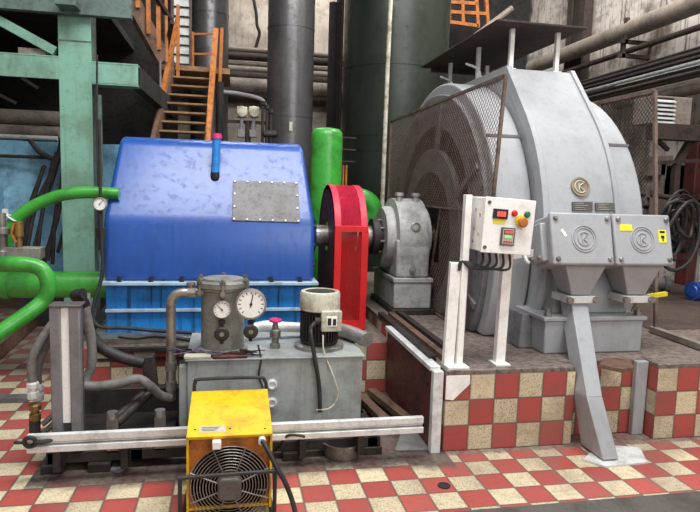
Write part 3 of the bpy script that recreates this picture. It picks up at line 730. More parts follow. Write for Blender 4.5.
mb = MB(); mb.box(tb.x-.022, tb.x+.0, .26, .266, tb.z-.02, tb.z+.025); mb.box(tb.x+.012, tb.x+.032, .26, .266, tb.z-.02, tb.z+.02); build('switch_rocker', mb, 'ink', pl_)
mb = MB(); mb.cyl((tb.x-.10, .30, tb.z), (tb.x-.055, .30, tb.z), .026, n=12); build('cable_gland', mb, 'steel_dark', jb)
def tube_thing(name, pts, r, mat, label, cat, group=None, n=10, smooth=6):
    mb = MB(); mb.tube(pts, r, n, smooth); return tag(build(name, mb, mat), label, cat, group)
tube_thing('conduit', [V((tb.x-.085, .30, tb.z)), V((tb.x-.125, .27, tb.z-.03)), Yp(.20, 311, 335), Yp(.175, 315, 360), Yp(.165, 319, 385), Yp(.16, 320, 412)], .014, 'black', 'black cable hanging from the electric motor down the tank front', 'cable')
tube_thing('thin_wire', [Yp(.27, 323, 335), Yp(.22, 324, 352), Yp(.17, 333, 375), Yp(.16, 338, 395), Yp(.15, 330, 408), Yp(.15, 316, 410)], .005, 'cream', 'thin pale wire drooping down the tank front under the motor', 'wire', n=6)
tube_thing('thin_wire', [Yp(.25, 258, 345), Yp(.2, 261, 360), Yp(.185, 259, 375), Yp(.18, 263, 388)], .006, 'steel_dark', 'thin dark wire running down the tank front left of the plugs', 'wire', n=6)
# little valve with pink handwheel
vp_ = Yp(.42, 275, 345); vt = Yp(.42, 275, 318)
g = thing('small_valve', 'brass valve with pink handwheel between big gauge and motor', 'valve', (vp_.x, vp_.y, TZ1))
mb = MB(); b0 = V((vp_.x, .42, TZ1)); mb.lathe([(.034, 0), (.034, .03), (.024, .035), (.024, .07), (.036, .075), (.036, .12), (.022, .13), (.014, .18)], b0, n=14); build('valve_body', mb, 'steel', g)
mb = MB(); mb.torus(b0+V((0, 0, .185)), (0, 0, 1), .032, .011, 18, 8); mb.bar(b0+V((-.03, 0, .185)), b0+V((.03, 0, .185)), .008); mb.bar(b0+V((0, -.03, .185)), b0+V((0, .03, .185)), .008); build('handwheel', mb, 'magenta', g)
# pale pipe behind the motor, foil duct at right
tube_thing('pale_pipe', [V((-1.2, .62, TZ1+.08)), V((-1.08, .64, TZ1+.10)), V((-.95, .66, TZ1+.085)), V((-.72, .70, TZ1+.06))], .035, 'zinc', 'pale pipe running behind the electric motor on the tank', 'pipe', n=14)
p0 = Zp(.64, 338, 338); 
g = tube_thing('foil_duct', [V((-.72, .78, TZ1+.055)), V((-.62, .72, TZ1+.06)), V((-.53, .62, TZ1+.055)), V((-.46, .50, TZ1+.05)), V((-.42, .40, TZ1+.045))], .05, 'silver', 'crumpled silver foil duct at the right end of the oil tank', 'duct', n=16, smooth=8)
# wires lying over the tank's left end
for k in range(26):
    random.seed(50+k)
    x = -1.62+random.random()*.42; y = .21+random.random()*.12
    pts = [V((x+random.uniform(-.07, .07)+(j-1.5)*.025, y+random.uniform(-.03, .03), TZ1+.008+random.random()*.03)) for j in range(4)]
    tube_thing('loose_wire', pts, .004, ['purple', 'purple', 'black', 'hose', 'pit_red'][k % 5], 'thin loose wire in the purple, black and red tangle round the pot foot', 'wire', 'tangled wires at the strainer pot foot', 5, 4)
mb = MB(); mb.box(-1.43, -1.22, TY0-.012, TY0+.08, TZ1, TZ1+.02); tag(build('red_rag', mb, 'pit_red', bevel=.006), 'dull red strip lying on the tank edge under the gauges', 'strip')
mb = MB(); mb.box(-1.60, -1.44, TY0-.008, TY0+.06, TZ1, TZ1+.022); tag(build('pale_strip', mb, 'label_grey', bevel=.006), 'pale strip lying on the tank edge left of the red strip', 'strip')
# steel riser with elbow into the pot
y = .36
tube_thing('steel_riser', [Yp(y, 171, 400), Yp(y, 171, 380), Yp(y, 171, 340), Yp(y, 171, 312), Yp(y, 171, 303), Yp(y, 174, 296), Yp(y, 180, 293), Yp(y, 190, 292.5), V((-1.48, .38, Yp(y, 195, 292).z))], .030, 'steel', 'bare steel riser pipe curving into the strainer pot', 'pipe', n=16, smooth=5)
for k, (px, py) in enumerate(((171, 385), (171, 366))):
    p = Yp(y, px, py); mb = MB(); mb.cyl(p-V((0, 0, .028)), p+V((0, 0, .028)), .036, n=8); tag(build('pipe_coupling', mb, 'steel'), ['lower steel coupling at the foot of the riser pipe', 'upper steel coupling on the riser pipe'][k], 'coupling')
p = Yp(.36, 191, 292); mb = MB(); mb.cyl(p-V((.02, 0, 0)), p+V((.03, 0, 0)), .036, n=8); mb.cyl(p, p+V((0, 0, .05)), .02, n=10); mb.cyl(p+V((0, 0, .045)), p+V((0, 0, .06)), .028, n=8); tag(build('pipe_cock', mb, 'steel'), 'steel cock where the riser pipe meets the strainer pot', 'valve')
# drain pan at right
p = Zp(0, 343, 456)
g = thing('drain_pan', 'round steel pan on the floor under the right end of the channel', 'pan', (p.x, .10, 0))
mb = MB(); mb.lathe([(.0, .004), (.115, .004), (.125, .08), (.135, .085), (.135, .092), (.12, .09), (.108, .014), (.0, .014)], (p.x, .06, 0), n=36); build('bowl', mb, 'steel', g)

# ================================================================== RADIATOR AND HOSES AT LEFT
g = thing('oil_cooler', 'tall narrow grey brown cooler block with white stripe', 'cooler', (-2.22, .12, .2))
xa, xb = Yp(.02, 52, 400).x, Yp(.02, 82, 400).x; zt_ = .95; zb_ = .13
w_ = xb-xa
mb = MB(); mb.box(xa+.01, xb-.005, .035, .11, zb_, zt_); build('core', mb, 'plate_dark', g, bevel=.004)
for x0_, x1_ in ((xa, xa+w_*.36), (xb-w_*.36, xb)):
    mb = MB(); mb.box(x0_, x1_, .0, .05, zb_, zt_+.005); build('side_channel', mb, 'patch', g, bevel=.006)
mb = MB(); mb.box(xa+w_*.36, xb-w_*.36, .018, .04, zb_+.16, zt_); build('white_strip', mb, 'white', g, label='white strip between two grey channels')
mb = MB(); mb.box(xa-.006, xb+.006, -.005, .12, zt_, zt_+.012); build('cap_plate', mb, 'plate_dark', g, bevel=.004)
hl = 'left of the cooler block'
Yh = .10
tube_thing('oil_hose', [Yp(.22, 62, 318), Yp(.2, 55, 322), Yp(.16, 48, 330), Yp(.12, 41, 341), Yp(Yh, 35, 352), Yp(Yh, 32, 366), Yp(Yh, 32.5, 383)], .026, 'hose', 'grey hose left of the cooler, outer one of two', 'hose', n=12)
tube_thing('oil_hose', [Yp(.24, 64, 326), Yp(.22, 57, 331), Yp(.2, 51, 338), Yp(.16, 41, 355), Yp(.16, 37, 370), Yp(.16, 37, 384)], .026, 'hose', 'grey hose left of the cooler, inner one of two', 'hose', n=12)
for k, (px, py, yy) in enumerate(((33, 390, .10), (38, 392, .16), (35, 412, .10))):
    p = Yp(yy, px, py); mb = MB(); mb.lathe([(.026, -.05), (.032, -.045), (.032, -.01), (.024, -.005), (.024, .01), (.034, .015), (.034, .04), (.026, .05)], p, n=8)
    tag(build('hose_fitting', mb, 'zinc' if k < 2 else 'brass'), ['bright fitting ending the outer grey hose', 'bright fitting ending the inner grey hose', 'brass fitting below the two grey hose ends'][k], 'fitting')
p = Yp(.10, 35, 425); mb = MB(); mb.tube([p+V((0, 0, .04)), p+V((0, .0, -.05)), p+V((.02, .0, -.10)), p+V((.12, .03, -.12))], .03, 10, 4); tag(build('manifold_pipe', mb, 'steel_dark'), 'dark pipe foot under the hose fittings beside the cooler', 'pipe')
for k in (0, 1):
    a, b = Yp(.22, 42, 425+k*9), Yp(.22, 60, 396+k*10)
    mb = MB(); mb.cyl(a, b+V((.1, .1, 0)), .017, n=10); tag(build('slanted_bar', mb, 'steel'), ['upper', 'lower'][k]+' slanted grey bar between the hose fittings and the cooler', 'bar')
tube_thing('oil_hose', [V((xb-.02, .2, zt_+.04)), Yp(.22, 76, 296), Yp(.26, 84, 303), Yp(.3, 87, 326), Yp(.3, 100, 346), Yp(.3, 120, 357), Yp(.3, 143, 363)], .034, 'black', 'thick black hose sweeping from the cooler top towards the steel riser', 'hose', n=14)
tube_thing('oil_hose', [V((xb-.03, .28, zt_+.03)), Yp(.26, 86, 312), Yp(.27, 91, 338), Yp(.27, 92, 362), Yp(.27, 87, 378), Yp(.24, 83, 390)], .028, 'hose', 'pale grey hose hanging along the right side of the cooler', 'hose', n=12)
tube_thing('oil_hose', [Yp(.2, 84, 386), Yp(.2, 100, 386), Yp(.2, 120, 383), Yp(.2, 138, 379), Yp(.22, 150, 386), Yp(.3, 160, 395), Yp(.34, 170, 398)], .028, 'hose', 'long grey hose lying level from the cooler foot to the riser', 'hose', n=12)
a, b = Yp(.33, 148, 355), Yp(.33, 152, 388)
mb = MB(); mb.bar(a, b, .075, .075, upv=(0, 1, 0)); tag(build('hose_block', mb, 'steel_dark', bevel=.008), 'dark upright block where the thick black hose ends', 'block')
for k in (0, 1):
    mb = MB(); a, b = Yp(.12+.0, 110+k*7, 424-k*1), Yp(.34, 146+k*7, 392-k*2); mb.cyl(a, b, .027, n=14); tag(build('scaffold_pipe', mb, 'steel_dark'), ['left', 'right'][k]+' one of two dark pipes lying aslant behind the channel', 'pipe')
tube_thing('thin_cable', [Yp(1.28, 100, 215), Yp(1.28, 102, 245), Yp(1.25, 102, 275), Yp(1.2, 95, 300), Yp(1.18, 93, 318), Yp(1.16, 101, 327), Yp(1.15, 125, 328), Yp(1.14, 160, 331), Yp(1.13, 195, 333)], .014, 'black', 'thin black cable falling beside the blue housing and along its foot', 'cable')
tube_thing('thin_cable', [Yp(1.0, 118, 336), Yp(1.02, 135, 338), Yp(1.03, 155, 336), Yp(1.0, 175, 338), Yp(.95, 196, 341)], .014, 'black', 'short black cable hanging in front of the rear plinth edge', 'cable')
mb = MB(); a, b = Yp(1.12, 96, 333), Yp(1.12, 200, 334); mb.bar((a.x, 1.122, RT-.01), (b.x, 1.122, RT-.01), .05, .03); mb.bar((a.x, 1.137, RT-.09), (b.x, 1.137, RT-.09), .02, .02); tag(build('edge_pipe', mb, 'steel_dark'), 'dark bar fixed along the rear plinth edge under the housing', 'bar')
c = Yp(1.32, 100, 204); gauge('pressure_gauge', 'round white dial gauge at the left side of the blue housing', c, .05, ndl=130)
mb = MB(); mb.cyl(c+V((0, .02, -.04)), c+V((0, .02, -.34)), .014, n=10); mb.cyl(c+V((0, .02, -.18)), c+V((0, .02, -.26)), .035, n=10); mb.cyl(c+V((0, .02, .05)), c+V((0, .02, .62)), .012, n=8); tag(build('gauge_pipe', mb, 'steel_dark'), 'thin dark pipe carrying the gauge beside the blue housing', 'pipe')

# ================================================================== FAN HEATER
hx0, hx1 = Yp(-.58, 186.3, 438).x, Yp(-.58, 272.5, 436).x
hf, hb = -.58, -.15; zf, zbk = Yp(-.58, 230, 434.5).z, Yp(-.15, 230, 390).z
g = thing('fan_heater', 'yellow fan heater with round wire grille in the foreground', 'heater', ((hx0+hx1)/2, -.36, 0))
th = .012; zb_ = .035
mb = MB(); tp = .014
mb.loft([[(hx0, hf, zf-.02), (hx1, hf, zf-.02), (hx1-.0, hb, zbk-.02), (hx0, hb, zbk-.02)], [(hx0, hf-.012, zf), (hx1, hf-.012, zf), (hx1, hb, zbk), (hx0, hb, zbk)]]); top = build('top_panel', mb, 'yellow', g, bevel=.003)
for x in (hx0, hx1-th):
    mb = MB(); mb.loft([[(x, hf, zb_), (x+th, hf, zb_), (x+th, hb, zb_), (x, hb, zb_)], [(x, hf, zf-.02), (x+th, hf, zf-.02), (x+th, hb, zbk-.02), (x, hb, zbk-.02)]]); build('side_panel', mb, 'yellow', g, bevel=.002)
mb = MB(); mb.box(hx0+th, hx1-th, hf+.02, hb, zb_, zb_+.012); build('bottom_panel', mb, 'yellow', g)
fcx, fcz, fr_ = (hx0+hx1)/2, Yp(hf, 229, 485).z, (hx1-hx0)/2-.003
# front plate with the round opening
mb = MB(); R = []; N = 48; o = []; i = []
xL, xR, zL, zH = hx0+th, hx1-th, zb_, zf-.02
for k in range(N):
    a = 2*PI*k/N; d_ = (math.cos(a), math.sin(a))
    t = min(((xR-fcx) if d_[0] > 0 else (fcx-xL))/max(abs(d_[0]), 1e-6), ((zH-fcz) if d_[1] > 0 else (fcz-zL))/max(abs(d_[1]), 1e-6))
    o.append((fcx+d_[0]*t, fcz+d_[1]*t)); i.append((fcx+d_[0]*min(t, fr_-.013), fcz+d_[1]*min(t, fr_-.013)))
R = [[(p[0], hf+.026, p[1]), (p[0], hf+.032, p[1]), (q_[0], hf+.032, q_[1]), (q_[0], hf+.026, q_[1])] for p, q_ in zip(o+o[:1], i+i[:1])]
mb.loft(R, caps=False); build('front_plate', mb, 'orange', g)  # heater yellow darkened to orange; the overhang's shade is in the colour
mb = MB(); mb.lathe([(fr_-.013, 0), (fr_-.013, -.30), (fr_-.02, -.30), (fr_-.02, 0)], (fcx, hf+.034, fcz), (0, -1, 0), 40); build('fan_duct', mb, 'steel_dark', g)
mb = MB(); mb.box(xL, xR, hb-.06, hb-.02, zb_, zf-.02); build('back_core', mb, 'steel_dark', g)
gr = None
mb = MB()
for k in range(11):
    r = .055+k*(fr_-.058)/10; mb.torus((fcx, hf-.005-.012*(1-(r/fr_)**2), fcz), (0, 1, 0), r, .0026, 40, 6)
gr = build('grille_rings', mb, 'steel', g)
for k in range(8):
    a = k*PI/4+.4; d_ = V((math.cos(a), 0, math.sin(a)))
    mb = MB(); c = V((fcx, hf-.022, fcz)); mb.tube([c+d_*.05, c+d_*fr_*.6+V((0, .004, 0)), c+d_*fr_+V((0, .016, 0))], .0036, 6); build('grille_spoke', mb, 'steel', gr)
for k in range(5):
    a = 2*PI*k/5; mb = MB(); d_ = V((math.cos(a), 0, math.sin(a))); e_ = V((-math.sin(a), 0, math.cos(a))); c = V((fcx, hf+.06, fcz))
    mb.loft([[c+d_*.04+e_*.03+V((0, .02, 0)), c+d_*.04-e_*.03-V((0, .02, 0)), c+d_*.04-e_*.03-V((0, .016, 0)), c+d_*.04+e_*.03+V((0, .024, 0))],
             [c+d_*(fr_-.02)+e_*.075+V((0, .03, 0)), c+d_*(fr_-.02)-e_*.06-V((0, .03, 0)), c+d_*(fr_-.02)-e_*.06-V((0, .026, 0)), c+d_*(fr_-.02)+e_*.075+V((0, .034, 0))]]); build('fan_blade', mb, 'steel', g)
mb = MB(); s_ = .058
oc = [(fcx+sx*s_*a, fcz+sz*s_*b) for sx, sz, a, b in ((-1, -1, 1, .7), (-1, -1, .7, 1), (1, -1, .7, 1), (1, -1, 1, .7), (1, 1, 1, .7), (1, 1, .7, 1), (-1, 1, .7, 1), (-1, 1, 1, .7))]
mb.prism(oc, hf-.055, hf+.05, 'Y'); build('motor_cover', mb, 'plate_dark', g, bevel=.012, seg=3)
tube = []
# tube stand: front hoop and rear handle
zb2 = Yp(-.70, 228, 474).z
p0, p1 = Yp(-.70, 180, 478), Yp(-.70, 275, 471)
mb = MB(); mb.tube([V((p0.x+.012, hb-.05, .012)), V((p0.x, -.60, .012)), V((p0.x, -.68, .03)), V((p0.x, -.70, .08)), V((p0.x, -.70, p0.z-.03)), V((p0.x+.006, -.70, p0.z-.007)), V((p0.x+.03, -.70, p0.z)), V((p1.x-.03, -.70, p1.z)), V((p1.x-.006, -.70, p1.z-.007)), V((p1.x, -.70, p1.z-.03)), V((p1.x, -.70, .08)), V((p1.x, -.68, .03)), V((p1.x, -.60, .012)), V((p1.x-.012, hb-.05, .012))], .010, 10, 3); build('front_hoop', mb, 'black', g)
zt_ = Yp(-.13, 230, 378).z; xa_, xb_ = hx0+.012, hx1-.006
mb = MB(); mb.tube([V((xa_, hb+.015, .10)), V((xa_, hb+.015, zt_-.08)), V((xa_+.006, hb+.015, zt_-.02)), V((xa_+.035, hb+.015, zt_)), V((xb_-.05, hb+.015, zt_)), V((xb_-.012, hb+.015, zt_-.02)), V((xb_, hb+.015, zt_-.08)), V((xb_, hb+.015, .10))], .010, 10, 3); build('rear_handle', mb, 'black', g)
def on_top(px, py): return plane_p(V((0, hf, zf)), V((0, -(zbk-zf), hb-hf)).normalized(), px, py)+V((0, 0, .001))
q = [on_top(200, 433), on_top(226, 432.5), on_top(225, 426), on_top(200, 427)]
mb = MB(); mb.loft([q, [p+V((0, 0, .002)) for p in q]]); lb = build('rating_label', mb, 'label_grey', top, label='worn pale label')
mb = MB()
for k in range(3):
    a, b = q[0].lerp(q[3], .25+.25*k), q[1].lerp(q[2], .25+.25*k); mb.bar(a.lerp(b, .08)+V((0, 0, .003)), a.lerp(b, .6+.1*k)+V((0, 0, .003)), .005, .001)
build('label_print', mb, 'plate_dark', lb)
for px in (195, 230, 265):
    p = on_top(px, 429 if px != 195 else 430); mb = MB(); mb.cyl(p-V((0, 0, .002)), p+V((0, 0, .003)), .006, n=8); build('panel_screw', mb, 'ink', top)
p = Yp(hf-.01, 217, 443); mb = MB(); mb.box(p.x-.022, p.x+.02, hf-.035, hf+.017, p.z-.024, p.z+.016); build('rocker_switch', mb, 'white', g, bevel=.004, label='white switch')
p = Yp(hf-.01, 262, 439); mb = MB(); mb.cyl((p.x, hf+.017, p.z), (p.x, hf-.03, p.z-.008), .019, n=12); build('cable_gland', mb, 'zinc', g)
mb = MB(); mb.tube([p+V((0, -.01, -.004)), Yp(-.66, 269, 452), Yp(-.70, 277, 468), Yp(-.72, 285, 482), Yp(-.73, 292, 500), Yp(-.76, 296, 516), Zp(.016, 300, 540)], .0125, 12, 6); build('power_cable', mb, 'black', g)
tube_thing('thin_cable', [Yp(.02, 272, 452), Yp(-.05, 279, 447), Yp(-.11, 287, 436), Yp(-.13, 300, 435.5), Yp(-.14, 305, 437)], .008, 'black', 'short black cable end poking out right of the yellow heater', 'cable')

# ================================================================== GREEN PIPES
YG = 1.75
c = V((-3.1, YG, 0)); za = Yp(YG, 60, 284.5).z
def gp(name, pts, r, label, n=18, smooth=8): return tube_thing(name, pts, r, 'green', label, 'pipe', None, n, smooth)
mb = MB(); a, b = Yp(YG, 4, 285), V((-2.10, YG, Yp(YG, 104, 284.5).z)); mb.cyl(V((a.x-.3, YG, b.z)), b, .108, n=32); pp = build('oil_main', mb, 'green'); tag(pp, 'thick level green pipe running into the lower left of the blue housing', 'pipe')
mb = MB(); mb.cyl(V((b.x-.12, YG, b.z)), V((b.x-.085, YG, b.z)), .118, n=28); build('pipe_band', mb, 'green', pp)
mb = MB(); mb.cyl(V((a.x+.0, YG, b.z)), V((a.x+.05, YG, b.z)), .118, n=28); build('pipe_band', mb, 'green', pp)
Y2 = 1.5
gp('green_pipe', [V((-2.18, Y2, Yp(Y2, 108, 193.5).z)), Yp(Y2, 95, 192.5), Yp(Y2, 76, 193), Yp(Y2, 58, 196), Yp(Y2, 42, 202), Yp(Y2, 27, 210), Yp(Y2, 14, 222), Yp(Y2, 8, 237), Yp(Y2, 5, 255)], .046, 'arched green pipe from the upper left side of the blue housing')
Y3 = .9
gp('green_pipe', [Yp(Y3+.1, -30, 264), Yp(Y3+.05, -5, 264), Yp(Y3, 14, 264), Yp(Y3, 30, 265), Yp(Y3, 41, 269), Yp(Y3, 47, 278), Yp(Y3, 48, 290), Yp(Y3, 43, 301), Yp(Y3-.05, 30, 312), Yp(Y3-.1, 14, 323), Yp(Y3-.15, -2, 334), Yp(Y3-.2, -30, 352)], .052, 'lower left green pipe bent back on itself in a hairpin')
pc_ = Yp(Y2, 14, 219); dd = (Yp(Y2, 20, 214.5)-Yp(Y2, 8, 232)).normalized()
mb = MB(); mb.torus(pc_, dd, .052, .008, 24, 8); mb.box(pc_.x-.075, pc_.x-.045, Y2-.02, Y2+.02, pc_.z+.03, pc_.z+.075); tag(build('pipe_clamp', mb, 'zinc'), 'steel ring clamp round the bend of the arched green pipe', 'clamp')
# ball valve on the arched pipe's left end
v0 = Yp(1.35, 19, 233)
g = thing('ball_valve', 'valve with orange handle on grey block left of green column', 'valve', Yp(1.35, 22, 258))
mb = MB(); p = Yp(1.35, 22, 253); mb.box(p.x-.12, p.x+.14, 1.3, 1.42, p.z-.04, p.z+.045); build('valve_block', mb, 'pot', g, bevel=.006)
mb = MB(); p = Yp(1.33, 19, 243); mb.cyl(p-V((0, 0, .06)), p+V((0, 0, .07)), .022, n=12); mb.cyl(p+V((0, 0, .05)), p+V((0, 0, .16)), .034, n=12); build('valve_stem', mb, 'brass', g)
mb = MB(); p = Yp(1.30, 16, 230); mb.bar(p+V((-.012, 0, .05)), p+V((-.03, 0, -.03)), .014, .012); mb.bar(p+V((-.03, 0, -.03)), p+V((-.002, 0, -.09)), .014, .012); build('valve_handle', mb, 'orange', g, label='orange handle')
p = Yp(1.33, 2, 235); mb = MB(); mb.lathe([(.05, -.16), (.05, -.12), (.036, -.11), (.036, .0), (.055, .01), (.055, .05), (.03, .06), (.03, .16)], p, n=14); tag(build('stop_cock', mb, 'steel'), 'grey stop cock at the extreme left edge beside the green pipes', 'valve')
# standing green receiver behind the shaft
cx = Yp(3.0, 325.5, 190); r = (Yp(3.0, 341, 190).x-Yp(3.0, 310, 190).x)/2; zt_ = Yp(3.0, 325, 128).z
mb = MB(); mb.lathe([(r, RT), (r, zt_-.10), (r*.97, zt_-.05), (r*.8, zt_-.012), (r*.4, zt_), (0, zt_+.002)], (cx.x, 3.0, 0), n=36); tag(build('green_receiver', mb, 'green', smooth=.9), 'upright green cylinder standing behind the red shaft guard', 'tank')
for k in range(3):
    z_ = Yp(3.0, 341, 137+12*k).z; mb = MB(); mb.bar((cx.x+r*.9, 3.0, z_), (cx.x+r+.16, 3.05, z_), .014); tag(build('rung', mb, 'rust_dark'), ['top', 'middle', 'lowest'][k]+' short bar right of the green cylinder', 'bar')
cx = Yp(2.7, 366, 195)
gp('green_pipe', [V((-.06, 2.75, PT+.2)), V((-.05, 2.75, 1.2)), Yp(2.75, 355, 240), Yp(2.75, 369, 225), Yp(2.75, 373, 210), Yp(2.75, 366, 200), Yp(2.75, 352, 197), Yp(2.75, 335, 197)], .10, 'bent green pipe showing behind the red guard and bearing', 22)
for k in range(2):
    mb = MB(); a = Yp(3.05, 343.5+3*k, 165); mb.cyl((a.x, 3.05, RT), (a.x, 3.05, a.z), .012, n=8); tag(build('orange_rod', mb, 'orange'), ['left', 'right'][k]+' one of two thin orange rods beside the green cylinder', 'rod')
# floor hole, loose sheet and planks at the right end of the pit
p = Zp(0, 444, 486); mb = MB(); mb.lathe([(.036, 0.0005), (.036, .006), (.028, .006), (.026, .002), (.0, .002)], p, n=24); tag(build('floor_drain', mb, 'black'), 'small dark round hole in the tiles before the plinth', 'drain')
for k, (a, b) in enumerate(((Zp(.06, 362, 388), Zp(.06, 392, 416)), (Zp(.05, 372, 378), Zp(.05, 412, 416)))):
    a = Zp(.05, *((360, 396), (371, 391))[k]); b = Zp(.05, *((384, 420), (408, 420))[k])
    mb = MB(); mb.bar(a, b, .07, .05); tag(build('timber_bar', mb, 'wood', bevel=.004), ['left', 'right'][k]+' dark timber bar lying in the pit behind the channel end', 'timber')
q = [Zp(0, 395, 452), Zp(0, 436, 451), Zp(0, 428, 430), Zp(0, 402, 431)]
mb = MB(); mb.loft([[p+V((0, 0, .004)) for p in q], [p+V((0, 0, .012)) for p in q]]); tag(build('loose_sheet', mb, 'patch'), 'crumpled grey sheet on the floor by the plinth corner', 'sheet')
q = [Zp(0, 116, 474), Zp(0, 124, 472), Zp(0, 132, 462), Zp(0, 104, 464), Zp(0, 104, 469)]
mb = MB(); mb.loft([[p+V((0, 0, .003)) for p in q], [p+V((0, 0, .009)) for p in q]]); tag(build('loose_sheet', mb, 'patch'), 'small grey sheet on the floor before the left half of the skid', 'sheet')
a, b = Zp(0, 480, 509), Zp(0, 705, 493)
mb = MB(); yy = -.80; a = Zp(0, 470, 512); b = Zp(0, 710, 492); d_ = (b-a).normalized(); n_ = V((d_.y, -d_.x, 0))
mb.loft([[a-d_*.3, b+d_*1.5, b+d_*1.5+n_*.5, a-d_*.3+n_*.5], [p+V((0, 0, .012)) for p in (a-d_*.3, b+d_*1.5, b+d_*1.5+n_*.5, a-d_*.3+n_*.5)]]); tag(build('floor_channel_cover', mb, 'plate_dark', bevel=.003), 'dark steel channel cover set along the lower right floor edge', 'floor cover')

# ================================================================== STEEL COLUMN, BEAMS, LEFT BACKGROUND
YC = 3.3
xa, xb = Yp(YC, 60, 130).x, Yp(YC, 92.5, 130).x
g = thing('steel_column', 'broad mint green steel column rising behind the green pipes', 'column', ((xa+xb)/2, YC+.15, 0))
mb = MB(); mb.box(xa, xb, YC, YC+.02, 0, 3.72); build('face_plate', mb, 'mint', g, bevel=.004)
mb = MB(); mb.box(xa+.01, xb-.01, YC+.02, YC+.30, 0, 3.72); build('web', mb, 'mint_dim', g)
mb = MB(); mb.box(xa-.004, xb+.004, YC-.003, YC+.02, 3.04, 3.055); build('splice_seam', mb, 'mint_dim', g)
mb = MB(); mb.box(xa-.08, xb+.08, YC-.06, YC+.36, 0, .03); build('base_plate', mb, 'mint_dim', g)
tube_thing('drop_pipe', [Yp(3.2, 97, 55), Yp(3.2, 97, 120), Yp(3.2, 98, 180), Yp(3.2, 99, 250)], .010, 'steel_dark', 'thin dark pipe running down the right edge of the green column', 'pipe', smooth=2)
mb = MB(); a, b = Yp(3.35, 99, 95), Yp(3.35, 102, 255); mb.bar(a, b, .05, .03); tag(build('cable_tray', mb, 'mint_dim'), 'narrow grey green strip standing right of the green column', 'tray')
z1, z0 = Yp(YC, 30, 55).z, Yp(YC, 30, 77.5).z
def ibeam(p0, p1, w, h, t):
    mb = MB(); d_ = (p1-p0).normalized()
    mb.bar(p0+V((0, 0, h/2)), p1+V((0, 0, h/2)), w, t); mb.bar(p0-V((0, 0, h/2)), p1-V((0, 0, h/2)), w, t); mb.bar(p0, p1, t, h); return mb
mb = MB(); x_ = -6; zc = (z0+z1)/2; hh = z1-z0
mb.box(-6.5, xa, YC, YC+.02, zc-hh/2, zc+hh/2); mb.box(-6.5, xa, YC, YC+.18, zc+hh/2-.01, zc+hh/2+.01)
tag(build('cross_beam', mb, 'mint', bevel=.003), 'mint green cross beam left of the column', 'beam')
z1r, z0r = Yp(YC, 116, 64).z, Yp(YC, 116, 84.5).z; xr = Yp(YC, 138, 75).x
mb = MB(); mb.box(xb, xr, YC, YC+.02, z0r, z1r); mb.box(xb, xr, YC, YC+.2, z1r-.01, z1r+.012); mb.box(xb, xr, YC, YC+.2, z0r-.01, z0r+.01)
tag(build('cross_beam', mb, 'mint', bevel=.003), 'short mint green beam end right of the column', 'beam')
mb = MB(); a = V((xr-.04, YC+.1, (z0r+z1r)/2)); mb.bar(a, V((xr+.15, 5.4, a.z-.1)), .10, .22); tag(build('side_beam', mb, 'shade_dark'), 'shade-darkened beam receding behind the short green beam end', 'beam')
mb = MB(); mb.bar(Yp(YC+.05, -20, 10), Yp(YC+.05, 56, 52), .09, .10, upv=(0, 1, 0)); tag(build('diagonal_brace', mb, 'mint', bevel=.003), 'slanting mint green brace above the left cross beam', 'brace')
zt_ = Yp(3.25, 60, 14).z
mb = MB(); mb.box(-6.5, Yp(3.2, 131, 10).x, 3.2, 3.294, zt_, zt_+.5); tag(build('platform_girder', mb, 'mint_dim', bevel=.004), 'grey green girder across the top left above the column', 'beam')
mb = MB(); mb.box(-6.9, -2.8, 3.64, 6.58, zt_+.35, zt_+.45); tag(build('platform_deck', mb, 'shade_dark'), 'dark overhead platform deck at the top left', 'platform')
mb = MB(); p = Yp(3.15, 62, 5); mb.box(p.x-.03, p.x+.16, 3.0, 3.2, p.z-.03, p.z+.03); tag(build('lamp_bracket', mb, 'mint_dim'), 'small bracket on the girder above the green column', 'bracket')
mb = MB(); p = Yp(3.42, 34, 54); mb.box(p.x-.13, p.x+.13, 3.36, 3.5, zc+hh/2+.01, zc+hh/2+.08); tag(build('plank_end', mb, 'pipe_beige'), 'pale plank end lying on the left green beam', 'plank')
# dark machinery room behind: added dark panel as the platform's shade, pipes and braces
mb = MB(); mb.box(-7, -2.35, 6.6, 6.7, 2.0, 6.5); tag(build('partition', mb, 'shade_dark'), 'dark partition added as the shade under the overhead platform at the left', 'partition')
mb = MB(); mb.box(-7, -2.3, 6.2, 6.3, 0, 2.0); tag(build('low_partition', mb, 'wall_dark'), 'dark low partition behind the blue sheet', 'partition')
for k, (py, r, mt) in enumerate(((118, .10, 'pipe_beige'), (132, .075, 'pipe_beige'), (138.5, .03, 'zinc'))):
    mb = MB(); z_ = Yp(5.0, 30, py).z; mb.cyl((-6.8, 5.0-.1*k, z_), (Yp(5, 62 if k else 66, py).x, 5.0-.1*k, z_), r, n=16); tag(build('level_pipe', mb, mt), ['upper dusty level pipe above the blue sheet', 'lower dusty level pipe above the blue sheet', 'thin pale level pipe just above the blue sheet'][k], 'pipe')
for k, (a, b) in enumerate((((0, 95), (16, 103)), ((22, 78), (38, 88)))):
    mb = MB(); mb.bar(Yp(5.5, *a), Yp(5.5, *b), .04); tag(build('thin_strut', mb, 'patch'), ['lower', 'upper'][k]+' thin grey strut in the dark under the left beam', 'strut')
mb = MB()
N = 22; rows = []
zt2 = Yp(4.3, 30, 141).z
for j in range(9):
    z_ = .4+(zt2-.4)*j/8; rows.append([(-5.6+k*.12, 4.3+.05*math.sin(k*1.1+j*.3)+.03*math.sin(k*2.7+j), z_) for k in range(28)])
mb.loft(rows, caps=False, close=False); o = build('blue_sheet', mb, 'tarp'); tag(o, 'faded blue sheet hanging behind the green pipes at the left', 'sheet')
md = o.modifiers.new('thick', 'SOLIDIFY'); md.thickness = .02
